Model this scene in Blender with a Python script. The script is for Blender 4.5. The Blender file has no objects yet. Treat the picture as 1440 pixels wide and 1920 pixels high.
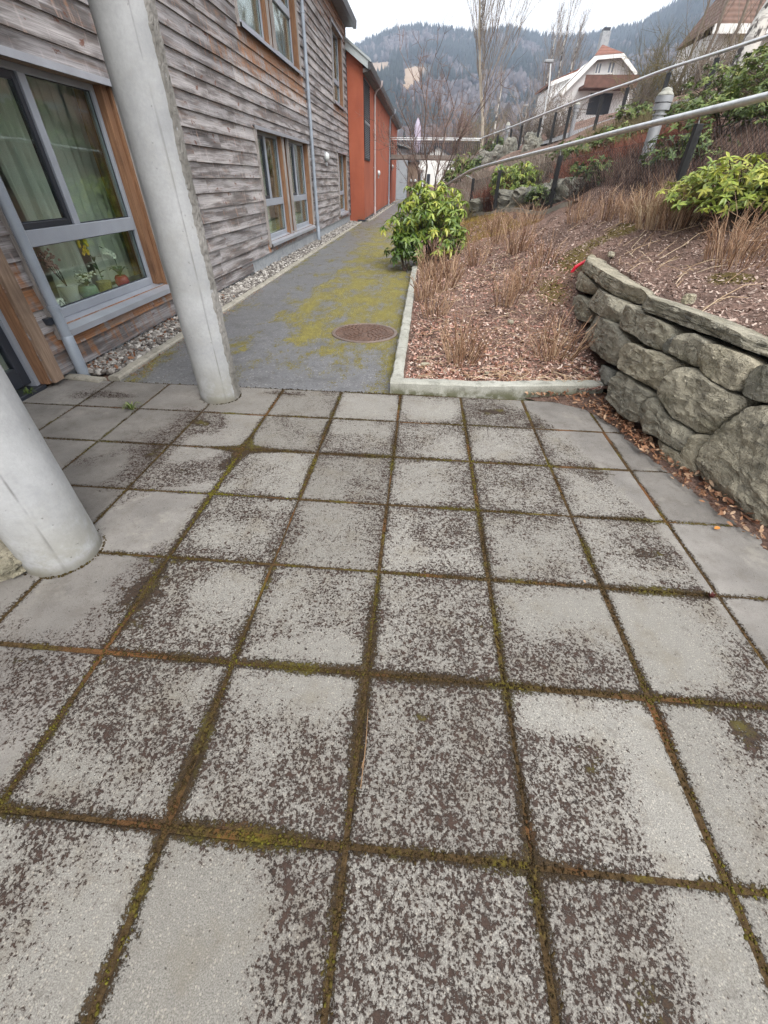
import bpy, math, random
import numpy as np
from mathutils import Vector, Matrix, noise as mn
rng = np.random.default_rng(7)
random.seed(7)
SC = bpy.context.scene
COL = SC.collection
R = math.radians

# ------------------------------------------------------------------ camera
FPX, PITCH, YAW, ROLL, EYE = 763.7, 0.6868, -0.07096, 0.01749, 1.40
def cam_axes():
    cy, sy = math.cos(YAW), math.sin(YAW)
    f = np.array([sy*math.cos(PITCH), cy*math.cos(PITCH), -math.sin(PITCH)])
    r = np.array([cy, -sy, 0.0]); u = np.cross(r, f)
    c, s = math.cos(ROLL), math.sin(ROLL)
    return c*r+s*u, -s*r+c*u, f
CR, CU, CF = cam_axes()
cam = bpy.data.cameras.new('camera'); camo = bpy.data.objects.new('camera', cam); COL.objects.link(camo)
camo.matrix_world = Matrix(((CR[0], CU[0], -CF[0], 0), (CR[1], CU[1], -CF[1], 0), (CR[2], CU[2], -CF[2], EYE), (0, 0, 0, 1)))
cam.sensor_fit = 'HORIZONTAL'; cam.sensor_width = 36; cam.lens = FPX/1440*36
cam.clip_start = 0.02; cam.clip_end = 6000
SC.camera = camo
# ------------------------------------------------------------------ world, sun, exposure
SUN_EL, SUN_AZ = R(52), R(150)     # azimuth clockwise from +Y: behind the camera, to the right
w = bpy.data.worlds.new('World'); SC.world = w; w.use_nodes = True
nt = w.node_tree; bg = nt.nodes['Background']
sky = nt.nodes.new('ShaderNodeTexSky'); sky.sky_type = 'NISHITA'; sky.sun_disc = False
sky.sun_elevation = SUN_EL; sky.sun_rotation = SUN_AZ
sky.air_density = 1.5; sky.dust_density = 6.0; sky.ozone_density = 1.0
hs = nt.nodes.new('ShaderNodeHueSaturation'); hs.inputs['Saturation'].default_value = 0.16   # cloud cover greys the blue
nt.links.new(sky.outputs[0], hs.inputs['Color'])
mx = nt.nodes.new('ShaderNodeMix'); mx.data_type = 'RGBA'; mx.inputs[0].default_value = 0.55   # even cloud sheet
nt.links.new(hs.outputs[0], mx.inputs[6]); mx.inputs[7].default_value = (7.5, 7.4, 7.4, 1)
nt.links.new(mx.outputs[2], bg.inputs['Color']); bg.inputs['Strength'].default_value = 0.15
sl = bpy.data.lights.new('sun', 'SUN'); sl.energy = 1.1; sl.angle = R(30); sl.color = (1, .96, .9)
so = bpy.data.objects.new('sun', sl); COL.objects.link(so)
so.rotation_euler = Vector((-math.sin(SUN_AZ)*math.cos(SUN_EL), -math.cos(SUN_AZ)*math.cos(SUN_EL), -math.sin(SUN_EL))).to_track_quat('-Z', 'Y').to_euler()
SC.view_settings.view_transform = 'Standard'; SC.view_settings.look = 'None'
SC.view_settings.exposure = 1.13; SC.view_settings.gamma = 1; SC.view_settings.use_curve_mapping = False
SC.cycles.max_bounces = 6; SC.cycles.diffuse_bounces = 3; SC.cycles.glossy_bounces = 3
SC.cycles.transparent_max_bounces = 16; SC.cycles.volume_bounces = 0
SC.cycles.use_denoising = True; SC.cycles.denoiser = 'OPENIMAGEDENOISE'; SC.cycles.denoising_prefilter = 'NONE'

# ------------------------------------------------------------------ layout: points of the place from the calibrated view
def ray(px, py):
    return CR*((px-720)/FPX) + CU*((960-py)/FPX) + CF
def onz(px, py, z=0.0):
    d = ray(px, py); t = (z-EYE)/d[2]; return np.array([d[0]*t, d[1]*t, z])
def ony(px, py, y):
    d = ray(px, py); t = y/d[1]; return np.array([d[0]*t, y, EYE+d[2]*t])
def onx(px, py, x):
    d = ray(px, py); t = x/d[0]; return np.array([x, d[1]*t, EYE+d[2]*t])

# ------------------------------------------------------------------ mesh helpers
class MB:
    def __init__(s): s.v = []; s.f = []; s.a = []
    def add(s, V, F, a=0.0):
        o = len(s.v); s.v.extend([tuple(p) for p in V]); s.f.extend([tuple(i+o for i in f) for f in F]); s.a.extend([a]*len(V)); return s
    def box(s, x0, x1, y0, y1, z0, z1, a=0.0, bev=0.0):
        if bev <= 0:
            V = [(x, y, z) for z in (z0, z1) for y in (y0, y1) for x in (x0, x1)]
            F = [(0, 2, 3, 1), (4, 5, 7, 6), (0, 1, 5, 4), (2, 6, 7, 3), (0, 4, 6, 2), (1, 3, 7, 5)]
            return s.add(V, F, a)
        b = min(bev, abs(x1-x0)*.45, abs(y1-y0)*.45, abs(z1-z0)*.45)
        V = []; idx = {}
        for sx in (0, 1):
            for sy in (0, 1):
                for sz in (0, 1):
                    X = (x0, x1)[sx]; Y = (y0, y1)[sy]; Z = (z0, z1)[sz]
                    dx = b if sx == 0 else -b; dy = b if sy == 0 else -b; dz = b if sz == 0 else -b
                    for k, p in enumerate(((X, Y+dy, Z+dz), (X+dx, Y, Z+dz), (X+dx, Y+dy, Z))):
                        idx[sx, sy, sz, k] = len(V); V.append(p)
        F = []
        q = ((0, 0), (1, 0), (1, 1), (0, 1))
        for t in (0, 1):
            F.append([idx[t, a_, b_, 0] for a_, b_ in (q if t else q[::-1])])
            F.append([idx[a_, t, b_, 1] for a_, b_ in (q[::-1] if t else q)])
            F.append([idx[a_, b_, t, 2] for a_, b_ in (q if t else q[::-1])])
        for i in (0, 1):
            for j in (0, 1):
                F.append([idx[i, j, 0, 0], idx[i, j, 1, 0], idx[i, j, 1, 1], idx[i, j, 0, 1]])
                F.append([idx[i, 0, j, 0], idx[i, 1, j, 0], idx[i, 1, j, 2], idx[i, 0, j, 2]])
                F.append([idx[0, i, j, 1], idx[1, i, j, 1], idx[1, i, j, 2], idx[0, i, j, 2]])
        for c in [(i, j, k) for i in (0, 1) for j in (0, 1) for k in (0, 1)]:
            F.append([idx[c+(0,)], idx[c+(1,)], idx[c+(2,)]])
        return s.add(V, F, a)
    def tube(s, pts, rad, n=6, a=0.0, cap=True):
        pts = [np.array(p, float) for p in pts]; m = len(pts)
        rad = [rad]*m if np.isscalar(rad) else rad
        V = []; up = None
        for i in range(m):
            t = pts[min(i+1, m-1)]-pts[max(i-1, 0)]; t /= (np.linalg.norm(t)+1e-9)
            if up is None: up = np.array([1., 0, 0]) if abs(t[0]) < .8 else np.array([0, 1., 0])
            u = up-t*up.dot(t); u /= (np.linalg.norm(u)+1e-9); v = np.cross(t, u); up = u
            for k in range(n):
                an = 2*math.pi*k/n; V.append(pts[i]+rad[i]*(math.cos(an)*u+math.sin(an)*v))
        F = [(i*n+k, i*n+(k+1) % n, (i+1)*n+(k+1) % n, (i+1)*n+k) for i in range(m-1) for k in range(n)]
        if cap: F += [tuple(range(n))[::-1], tuple((m-1)*n+k for k in range(n))]
        return s.add(V, F, a)
    def lathe(s, c, prof, n=24, a=0.0):       # prof: (r, z) bottom to top
        V = []; F = []
        for r, z in prof:
            for k in range(n):
                an = 2*math.pi*k/n; V.append((c[0]+r*math.cos(an), c[1]+r*math.sin(an), c[2]+z))
        for i in range(len(prof)-1):
            for k in range(n): F.append((i*n+k, i*n+(k+1) % n, (i+1)*n+(k+1) % n, (i+1)*n+k))
        F += [tuple(range(n))[::-1], tuple((len(prof)-1)*n+k for k in range(n))]
        return s.add(V, F, a)
    def prism(s, poly, axis, a0, a1, a=0.0):  # polygon in the other two axes, extruded along axis
        n = len(poly); o = [i for i in range(3) if i != axis]; V = []
        for t in (a0, a1):
            for p in poly:
                q = [0, 0, 0]; q[axis] = t; q[o[0]] = p[0]; q[o[1]] = p[1]; V.append(tuple(q))
        F = [tuple(range(n)), tuple(range(2*n-1, n-1, -1))]+[(i, n+i, n+(i+1) % n, (i+1) % n) for i in range(n)]
        return s.add(V, F, a)
    def obj(s, name, m, parent=None, smooth=False):
        return mk(name, np.array(s.v, float).reshape(-1, 3), s.f, m, parent, smooth, {'rnd': np.array(s.a)})

def mk(name, V, F, m, parent=None, smooth=False, attrs=None):
    me = bpy.data.meshes.new(name)
    V = np.asarray(V, np.float32)
    if isinstance(F, np.ndarray):
        k = F.shape[1]
        me.vertices.add(len(V)); me.vertices.foreach_set('co', V.ravel())
        me.loops.add(F.size); me.loops.foreach_set('vertex_index', F.ravel().astype(np.int32))
        me.polygons.add(len(F)); me.polygons.foreach_set('loop_start', np.arange(0, F.size, k, dtype=np.int32))
        me.update(calc_edges=True)
    else:
        me.from_pydata([tuple(map(float, p)) for p in V], [], F); me.update()
    if smooth: me.polygons.foreach_set('use_smooth', [True]*len(me.polygons))
    for k, v in (attrs or {}).items():
        at = me.attributes.new(k, 'FLOAT', 'POINT'); at.data.foreach_set('value', np.asarray(v, np.float32))
    me.materials.append(m)
    o = bpy.data.objects.new(name, me); COL.objects.link(o)
    if parent is not None:
        o.parent = parent
        if parent.type == 'EMPTY': o.matrix_parent_inverse = Matrix.Translation(-parent.location)
        elif parent.parent is None and parent.type == 'MESH': o.matrix_parent_inverse = Matrix.Translation(-parent.location)
    return o
def tag(o, label, cat, group=None, kind=None):
    o['label'] = label; o['category'] = cat
    if group: o['group'] = group
    if kind: o['kind'] = kind
    return o
def thing(name, label, cat, loc, group=None):
    o = bpy.data.objects.new(name, None); COL.objects.link(o); o.location = tuple(map(float, loc)); o.empty_display_size = .1
    return tag(o, label, cat, group)
def rebase(o, base):              # move a single-mesh thing's origin to its base
    b = Vector(tuple(map(float, base))); o.data.transform(Matrix.Translation(-b)); o.location = b; return o
def structure(o): o['kind'] = 'structure'; return o
def stuff(o, label, cat): return tag(o, label, cat, kind='stuff')
def copy_tree(o, parent=None):
    c = o.copy(); COL.objects.link(c)
    if parent is not None: c.parent = parent
    for ch in list(o.children): copy_tree(ch, c)
    return c

ICO = {}
def ico(sub):
    if sub not in ICO:
        import bmesh
        bm = bmesh.new(); bmesh.ops.create_icosphere(bm, subdivisions=sub, radius=1)
        ICO[sub] = (np.array([v.co[:] for v in bm.verts]), np.array([[v.index for v in f.verts] for f in bm.faces])); bm.free()
    return ICO[sub]
def rotmats(rx, ry, rz):
    n = len(rz); cx, sx, cy, sy, cz, sz = np.cos(rx), np.sin(rx), np.cos(ry), np.sin(ry), np.cos(rz), np.sin(rz)
    M = np.empty((n, 3, 3))
    M[:, 0, 0] = cz*cy; M[:, 0, 1] = cz*sy*sx-sz*cx; M[:, 0, 2] = cz*sy*cx+sz*sx
    M[:, 1, 0] = sz*cy; M[:, 1, 1] = sz*sy*sx+cz*cx; M[:, 1, 2] = sz*sy*cx-cz*sx
    M[:, 2, 0] = -sy; M[:, 2, 1] = cy*sx; M[:, 2, 2] = cy*cx
    return M
def scatter(name, pv, pf, T, M, S, m, parent=None, smooth=False, rnd=None, jitter=0.0):
    """merge copies of a prototype: T (n,3) places, M (n,3,3) rotations, S (n,3) scales"""
    n = len(T); k = len(pv)
    Q = pv[None]*S[:, None, :]
    if jitter: Q = Q*(1+rng.normal(0, jitter, (n, k, 1)))
    V = np.einsum('nij,nkj->nki', M, Q)+T[:, None]
    F = (pf[None]+(np.arange(n)*k)[:, None, None]).reshape(-1, pf.shape[1])
    rnd = rng.random(n) if rnd is None else rnd
    return mk(name, V.reshape(-1, 3), F, m, parent, smooth, {'rnd': np.repeat(rnd, k)})
def fbm(p, o=3): return mn.fractal(Vector(p), 0.9, 2.1, o)

# ------------------------------------------------------------------ node helper
class G:
    def __init__(s, name):
        s.m = bpy.data.materials.new(name); s.m.use_nodes = True; s.nt = s.m.node_tree
        s.b = s.nt.nodes['Principled BSDF']; s.o = s.nt.nodes['Material Output']
        s.tc = s.N('ShaderNodeTexCoord'); s.co = s.tc.outputs['Object']
    def N(s, t, **k):
        n = s.nt.nodes.new(t)
        for a, v in k.items(): setattr(n, a, v)
        return n
    def put(s, sock, v):
        if v is None: return
        if isinstance(v, bpy.types.NodeSocket): s.nt.links.new(v, sock)
        elif isinstance(v, (tuple, list)): sock.default_value = (*v, 1) if len(v) == 3 and sock.type == 'RGBA' else v
        else: sock.default_value = v
    def scale(s, v, vec=None):
        n = s.N('ShaderNodeMapping'); s.put(n.inputs['Vector'], vec or s.co); n.inputs['Scale'].default_value = v; return n.outputs[0]
    def noise(s, sc, det=3, ro=.55, vec=None, dist=0, col=False):
        n = s.N('ShaderNodeTexNoise'); s.put(n.inputs['Vector'], vec or s.co)
        n.inputs['Scale'].default_value = sc; n.inputs['Detail'].default_value = det; n.inputs['Roughness'].default_value = ro; n.inputs['Distortion'].default_value = dist
        return n.outputs[1 if col else 0]
    def voro(s, sc, feat='F1', vec=None, out=0):
        n = s.N('ShaderNodeTexVoronoi', feature=feat); s.put(n.inputs['Vector'], vec or s.co); n.inputs['Scale'].default_value = sc; return n.outputs[out]
    def math(s, op, a, b=None, c=None, clamp=False):
        n = s.N('ShaderNodeMath', operation=op, use_clamp=clamp)
        for i, v in enumerate((a, b, c)): s.put(n.inputs[i], v)
        return n.outputs[0]
    def smooth(s, x, lo, hi, a=0.0, b=1.0):
        n = s.N('ShaderNodeMapRange', interpolation_type='SMOOTHSTEP')
        for i, v in enumerate((x, lo, hi, a, b)): s.put(n.inputs[i], v)
        return n.outputs[0]
    def lin(s, x, lo, hi, a, b):
        n = s.N('ShaderNodeMapRange')
        for i, v in enumerate((x, lo, hi, a, b)): s.put(n.inputs[i], v)
        return n.outputs[0]
    def mix(s, f, a, b, blend='MIX'):
        n = s.N('ShaderNodeMix', data_type='RGBA', blend_type=blend)
        s.put(n.inputs[0], f); s.put(n.inputs[6], a); s.put(n.inputs[7], b); return n.outputs[2]
    def ramp(s, f, stops):
        n = s.N('ShaderNodeValToRGB'); e = n.color_ramp.elements
        while len(e) < len(stops): e.new(0.5)
        for q, (p, c) in zip(e, stops): q.position = p; q.color = (*c, 1)
        s.put(n.inputs[0], f); return n.outputs[0]
    def attr(s, name): return s.N('ShaderNodeAttribute', attribute_name=name).outputs['Fac']
    def sep(s, v=None):
        n = s.N('ShaderNodeSeparateXYZ'); s.put(n.inputs[0], v or s.co); return n.outputs
    def bump(s, h, dist=.01, st=1.0, nrm=None):
        n = s.N('ShaderNodeBump'); n.inputs['Distance'].default_value = dist; n.inputs['Strength'].default_value = st
        s.put(n.inputs['Height'], h); s.put(n.inputs['Normal'], nrm); return n.outputs[0]
    def out(s, col, rough=.8, nrm=None, metal=0.0, spec=.5):
        s.put(s.b.inputs['Base Color'], col); s.put(s.b.inputs['Roughness'], rough); s.put(s.b.inputs['Metallic'], metal)
        s.put(s.b.inputs['Specular IOR Level'], spec)
        if nrm is not None: s.put(s.b.inputs['Normal'], nrm)
        return s.m
def plain(name, c, rough=.6, metal=0.0, var=.15, sc=6.0, bump=0.0):
    g = G(name); n = g.noise(sc, 4)
    col = g.mix(g.lin(n, .3, .7, 0, 1), tuple(v*(1-var) for v in c), tuple(min(1, v*(1+var)) for v in c))
    nr = g.bump(g.noise(sc*25, 3), bump) if bump else None
    return g.out(col, rough, nr, metal)
def rndmat(name, stops, rough=.7, sc=40.0, var=.25, spec=.4, trans=0.0):
    g = G(name); c = g.ramp(g.attr('rnd'), stops); n = g.noise(sc, 3)
    c = g.mix(1.0, c, g.ramp(n, [(.25, (1-var,)*3), (.75, (1+var*.6,)*3)]), 'MULTIPLY')
    if trans:
        g.out(c, rough, None, 0, spec)
        t = g.N('ShaderNodeBsdfTranslucent'); g.put(t.inputs[0], c); x = g.N('ShaderNodeMixShader'); x.inputs[0].default_value = trans
        g.nt.links.new(g.b.outputs[0], x.inputs[1]); g.nt.links.new(t.outputs[0], x.inputs[2]); g.nt.links.new(x.outputs[0], g.o.inputs[0])
        return g.m
    return g.out(c, rough, None, 0, spec)

# ------------------------------------------------------------------ materials
JX0, JY0 = -0.608, 3.27          # paving joints: x = JX0 + .5 i, y = JY0 - .5 j
def m_paving():
    g = G('paving_concrete'); x, y, z = g.sep()
    dens = g.attr('moss'); clean = g.attr('clean'); tone = g.attr('tone'); jw = g.attr('joint')
    fine = g.noise(320, 3, .7); mid = g.noise(26, 5, .65); big = g.noise(2.6, 4)
    base = g.mix(g.lin(fine, .3, .7, 0, 1), (.105, .100, .090), (.36, .35, .318))
    peb = g.voro(150, 'F1', out=1)      # small pale aggregate stones
    pr = g.N('ShaderNodeSeparateColor'); g.put(pr.inputs[0], peb)
    pd = g.voro(150)
    pm = g.math('MULTIPLY', g.smooth(pd, .42, .3), g.smooth(pr.outputs[0], .72, .8))
    base = g.mix(g.math('MULTIPLY', g.math('MULTIPLY', pm, .55), g.math('SUBTRACT', 1.0, clean)), base, (.46, .43, .37))
    base = g.mix(g.lin(mid, .35, .7, 0, .35), base, (.18, .17, .16))
    smoothc = g.mix(g.lin(big, .35, .65, 0, 1), (.120, .112, .106), (.235, .222, .207))
    smoothc = g.mix(g.lin(fine, .35, .7, 0, .35), smoothc, (.30, .29, .275))
    base = g.mix(g.smooth(g.noise(5.5, 5, .65), .48, .70, 0, .45), base, (.175, .155, .120))
    base = g.mix(g.smooth(g.noise(16, 5, .7), .56, .72, 0, .45), base, (.105, .092, .080))
    smoothc = g.mix(g.smooth(g.noise(11, 6, .72), .44, .66, 0, .55), smoothc, (.135, .122, .110))
    smoothc = g.mix(g.smooth(g.noise(150, 4, .75), .57, .68, 0, .7), smoothc, (.075, .066, .058))
    smoothc = g.mix(g.smooth(g.noise(4.2, 5, .7), .54, .70, 0, .5), smoothc, (.30, .285, .25))
    base = g.mix(g.math('MULTIPLY', clean, .85), base, smoothc)
    base = g.mix(1.0, base, g.ramp(tone, [(0, (.8, .79, .78)), (1, (1.1, 1.1, 1.1))]), 'MULTIPLY')
    # distance to the nearest joint, frayed by noise
    def dist(c, o):
        f = g.math('FRACT', g.math('DIVIDE', g.math('SUBTRACT', c, o-50.0), .5))
        return g.math('MULTIPLY', g.math('MINIMUM', f, g.math('SUBTRACT', 1.0, f)), .5)
    d0 = g.math('MINIMUM', dist(x, JX0), dist(y, JY0))
    wob = g.math('MULTIPLY', g.math('SUBTRACT', g.noise(9, 4, .6), .5), .05)
    wob2 = g.math('MULTIPLY', g.math('SUBTRACT', g.noise(95, 4, .7), .5), .075)
    wob3 = g.math('MULTIPLY', g.math('SUBTRACT', g.noise(210, 3, .7), .5), .05)
    d = g.math('ADD', g.math('ADD', d0, wob3), g.math('ADD', wob2, g.math('MULTIPLY', wob, .7)))
    edge = g.smooth(d, g.math('ADD', jw, .006), g.math('SUBTRACT', jw, .005))
    # moss / lichen specks, thicker towards the joints
    warp = g.N('ShaderNodeVectorMath', operation='MULTIPLY_ADD')
    g.put(warp.inputs[0], g.noise(60, 2, col=True)); warp.inputs[1].default_value = (.008, .008, .008); g.put(warp.inputs[2], g.co)
    n1 = g.noise(112, 5, .66, vec=warp.outputs[0]); n2 = g.noise(36, 4, .65); n3 = g.noise(9, 5, .65)
    v = g.math('ADD', g.math('MULTIPLY', n1, .62), g.math('ADD', g.math('MULTIPLY', n2, .18), g.math('MULTIPLY', n3, .20)))
    near_j = g.math('MULTIPLY', g.smooth(d, .11, .0), g.math('MULTIPLY', g.math('SUBTRACT', 1.0, clean), .36))
    thr = g.lin(g.math('MINIMUM', g.math('ADD', dens, near_j), 1.08), 0, 1, .662, .511)
    spk = g.smooth(v, g.math('SUBTRACT', thr, .012), g.math('ADD', thr, .034))
    nc = g.noise(50, 4, .72); tc = g.lin(g.math('MINIMUM', g.math('ADD', dens, near_j), 1.1), 0, 1, .70, .575)
    spk = g.math('MAXIMUM', spk, g.smooth(nc, g.math('SUBTRACT', tc, .01), g.math('ADD', tc, .03)))
    vd = g.voro(165); vcs = g.N('ShaderNodeSeparateColor'); g.put(vcs.inputs[0], g.voro(165, out=1))
    dot = g.math('MULTIPLY', g.smooth(vd, .46, .28), g.smooth(vcs.outputs[1], g.lin(dens, 0, 1, .98, .62), 1.0))
    spk = g.math('MAXIMUM', spk, g.math('MULTIPLY', dot, .75))
    film = g.math('MULTIPLY', g.smooth(v, g.math('SUBTRACT', thr, .10), thr), .34)     # dirt film round the specks
    base = g.mix(film, base, (.100, .071, .060))
    spc = g.mix(g.lin(n2, .35, .65, 0, 1), (.014, .008, .006), (.048, .028, .021))
    col = g.mix(g.math('MULTIPLY', spk, .93), base, spc)
    mat_ = g.math('MAXIMUM', g.attr('mat'), g.math('MULTIPLY', g.math('MULTIPLY', g.smooth(d0, .085, .0), g.smooth(g.noise(2.1, 3, .6), .47, .62)), g.math('MULTIPLY', g.math('SUBTRACT', 1.0, clean), .74))); nm = g.math('ADD', g.math('MULTIPLY', g.noise(26, 5, .75), .7), g.math('MULTIPLY', n1, .3))
    tm = g.lin(mat_, 0, 1, .73, .37); mm = g.smooth(nm, g.math('SUBTRACT', tm, .015), g.math('ADD', tm, .03))
    col = g.mix(g.math('MULTIPLY', mm, .95), col, g.mix(g.smooth(n3, .50, .64), g.mix(g.lin(n1, .35, .65, 0, 1), (.014, .009, .007), (.055, .036, .024)), (.070, .058, .016)))
    spk = g.math('MAXIMUM', spk, g.math('MULTIPLY', mm, 2.0))
    grn = g.smooth(g.math('ADD', g.math('MULTIPLY', g.noise(3.1, 3), .7), g.math('MULTIPLY', g.noise(45, 3), .3)), .50, .66)
    rus = g.smooth(g.noise(2.3, 3), .55, .68)
    mossc = g.mix(grn, g.mix(g.lin(n2, .3, .7, 0, 1), (.026, .017, .010), g.mix(rus, (.072, .048, .024), (.135, .062, .026))), g.mix(g.lin(n1, .35, .65, 0, 1), (.048, .043, .009), (.135, .115, .019)))
    col = g.mix(edge, col, mossc)
    h = g.math('ADD', g.math('MULTIPLY', fine, .35), g.math('ADD', g.math('MULTIPLY', spk, .9), g.math('MULTIPLY', edge, g.math('ADD', 1.0, g.math('MULTIPLY', n1, 2.5)))))
    return g.out(col, .92, g.bump(h, .004, .8), spec=.25)
def m_asphalt():
    g = G('asphalt'); dens = g.attr('moss')
    fine = g.noise(210, 3, .7); mid = g.noise(14, 4); big = g.noise(1.1, 3)
    base = g.mix(g.lin(fine, .3, .72, 0, 1), (.055, .057, .062), (.215, .22, .232))
    base = g.mix(g.lin(big, .35, .65, 0, .5), base, (.115, .115, .118))
    grit = g.voro(48); gcol = g.voro(48, out=1); gs = g.N('ShaderNodeSeparateColor'); g.put(gs.inputs[0], gcol)
    base = g.mix(g.math('MULTIPLY', g.smooth(grit, .5, .3), g.smooth(gs.outputs[0], .55, .9, 0, .55)), base, (.34, .335, .325))
    base = g.mix(g.math('MULTIPLY', g.smooth(grit, .5, .3), g.smooth(gs.outputs[1], .6, .9, 0, .6)), base, (.035, .035, .036))
    base = g.mix(g.smooth(g.noise(5, 5, .7), .48, .66, 0, .5), base, (.060, .059, .060))
    sv_ = g.scale((1, .5, 1)); n1 = g.noise(70, 4, .7); n2 = g.noise(13, 5, .7, vec=sv_); n3 = g.noise(3.4, 4, .6, vec=sv_)
    v = g.math('ADD', g.math('MULTIPLY', n1, .38), g.math('ADD', g.math('MULTIPLY', n2, .27), g.math('MULTIPLY', n3, .35)))
    v = g.math('MULTIPLY_ADD', v, 1.9, -.45)
    thr = g.lin(dens, 0, 1, .72, .37)
    mk_ = g.smooth(v, g.math('SUBTRACT', thr, .012), g.math('ADD', thr, .035))
    mc = g.mix(g.lin(n1, .3, .7, 0, 1), (.095, .085, .014), (.30, .26, .032))
    mc = g.mix(g.lin(n2, .4, .65, 0, .6), mc, (.10, .072, .02))
    col = g.mix(g.math('MULTIPLY', mk_, .88), base, mc)
    h = g.math('ADD', fine, g.math('MULTIPLY', mk_, g.math('MULTIPLY', n1, 3.0)))
    return g.out(col, g.lin(mk_, 0, 1, .44, .95), g.bump(h, .004, .7), spec=.45)
def m_wood(name, sc=1.0):
    g = G(name); tone = g.attr('rnd'); warm = g.attr('warm')
    off = g.N('ShaderNodeCombineXYZ'); g.put(off.inputs[1], g.math('MULTIPLY', tone, 37.0))
    ad = g.N('ShaderNodeVectorMath', operation='ADD'); g.put(ad.inputs[0], g.co); g.put(ad.inputs[1], off.outputs[0])
    gr = g.noise(1.0, 5, .65, vec=g.scale((8, 1.6, 130), ad.outputs[0]), dist=.6)
    gr2 = g.noise(1.0, 4, .6, vec=g.scale((8, .7, 26), ad.outputs[0]), dist=1.2)
    blot = g.noise(1.0, 5, .65, vec=g.scale((3, .9, 9), ad.outputs[0]))
    drip = g.noise(1.0, 3, .6, vec=g.scale((4, 13, 2.2), ad.outputs[0]))
    fl = g.noise(1.0, 5, .65, vec=g.scale((3, 1.8, 17), ad.outputs[0]), dist=.8)
    silver = g.mix(g.lin(gr, .28, .72, 0, 1), (.165, .158, .158), (.47, .452, .452))
    dark = g.mix(g.lin(gr2, .3, .7, 0, 1), (.045, .038, .036), (.17, .152, .147))
    c = g.mix(g.smooth(blot, .42, .60, 0, .92), silver, dark)
    brown = g.mix(g.lin(gr, .3, .7, 0, 1), (.11, .066, .045), (.30, .20, .145))
    c = g.mix(g.smooth(fl, .53, .68, 0, .5), c, brown)
    c = g.mix(g.smooth(drip, .575, .70, 0, .42), c, (.50, .47, .47))
    orange = g.mix(g.lin(gr, .3, .7, 0, 1), (.16, .066, .028), (.42, .215, .105))
    orange = g.mix(g.smooth(fl, .45, .62, 0, .7), orange, g.mix(gr, (.16, .12, .095), (.36, .29, .24)))
    wv = g.math('ADD', warm, g.math('MULTIPLY', g.math('SUBTRACT', g.math('ADD', g.math('MULTIPLY', blot, .35), g.math('MULTIPLY', drip, .65)), .5), 3.2))
    c = g.mix(g.smooth(wv, .30, .80, 0, .95), c, orange)
    kn = g.noise(1.0, 4, .7, vec=g.scale((3, 4.2, 9), ad.outputs[0]))
    c = g.mix(g.smooth(kn, .615, .68, 0, .85), c, (.125, .045, .024))
    c = g.mix(1.0, c, g.ramp(tone, [(0, (.72, .72, .74)), (.5, (.95, .94, .95)), (1, (1.16, 1.14, 1.13))]), 'MULTIPLY')
    return g.out(c, .8, g.bump(g.math('ADD', gr, gr2), .004, .6), spec=.3)
def m_concrete(name, a, b, seam=False, stain=True):
    g = G(name); n = g.noise(3.2, 5, .6); f = g.noise(60, 4, .65); x, y, z = g.sep()
    c = g.mix(g.lin(n, .3, .7, 0, 1), a, b)
    c = g.mix(g.lin(f, .35, .7, 0, .25), c, tuple(v*.72 for v in a))
    c = g.mix(g.smooth(g.noise(1.0, 4, .6, vec=g.scale((5, 5, 1.4))), .55, .75, 0, .22), c, tuple(v*1.2 for v in b))
    if name.startswith(('kerb', 'edging', 'plinth')):
        k_ = g.noise(11, 6, .72); c = g.mix(g.smooth(k_, .50, .64, 0, .55), c, tuple(v*.52 for v in a)); c = g.mix(g.smooth(g.noise(140, 3, .7), .52, .68, 0, .5), c, tuple(v*1.35 for v in b))
        if name.startswith('kerb'): c = g.mix(g.math('MULTIPLY', g.smooth(z, .085, .0), g.smooth(k_, .34, .56)), c, (.115, .115, .070))
    if stain:   # algae-green foot and dirt splash near the ground
        lo = g.math('MULTIPLY', g.smooth(z, .42, .0), g.smooth(g.noise(7, 5, .7), .32, .6))
        c = g.mix(g.math('MULTIPLY', lo, .65), c, (.20, .19, .14))
    if seam:
        sm = g.math('MULTIPLY', g.attr('seam'), g.smooth(g.noise(1.0, 4, vec=g.scale((2, 2, 3))), .36, .56))
        c = g.mix(g.math('MULTIPLY', sm, .8), c, (.09, .085, .08))
        c = g.mix(g.smooth(g.noise(1.0, 5, .65, vec=g.scale((10, 10, 1.2))), .52, .78, 0, .22), c, tuple(v*.66 for v in a))
        c = g.mix(g.smooth(g.noise(4, 6, .72), .50, .72, 0, .45), c, (.31, .31, .29))
        c = g.mix(g.smooth(z, .07, .005, 0, .65), c, (.13, .12, .09))
    p = g.math('MULTIPLY', g.smooth(g.noise(55, 2), .69, .76), g.smooth(g.noise(4, 3), .42, .6))
    c = g.mix(g.math('MULTIPLY', p, .6), c, (.11, .105, .10))
    h = g.math('SUBTRACT', f, g.math('MULTIPLY', p, 1.5))
    return g.out(c, .82, g.bump(h, .003, .5), spec=.35)
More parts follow.
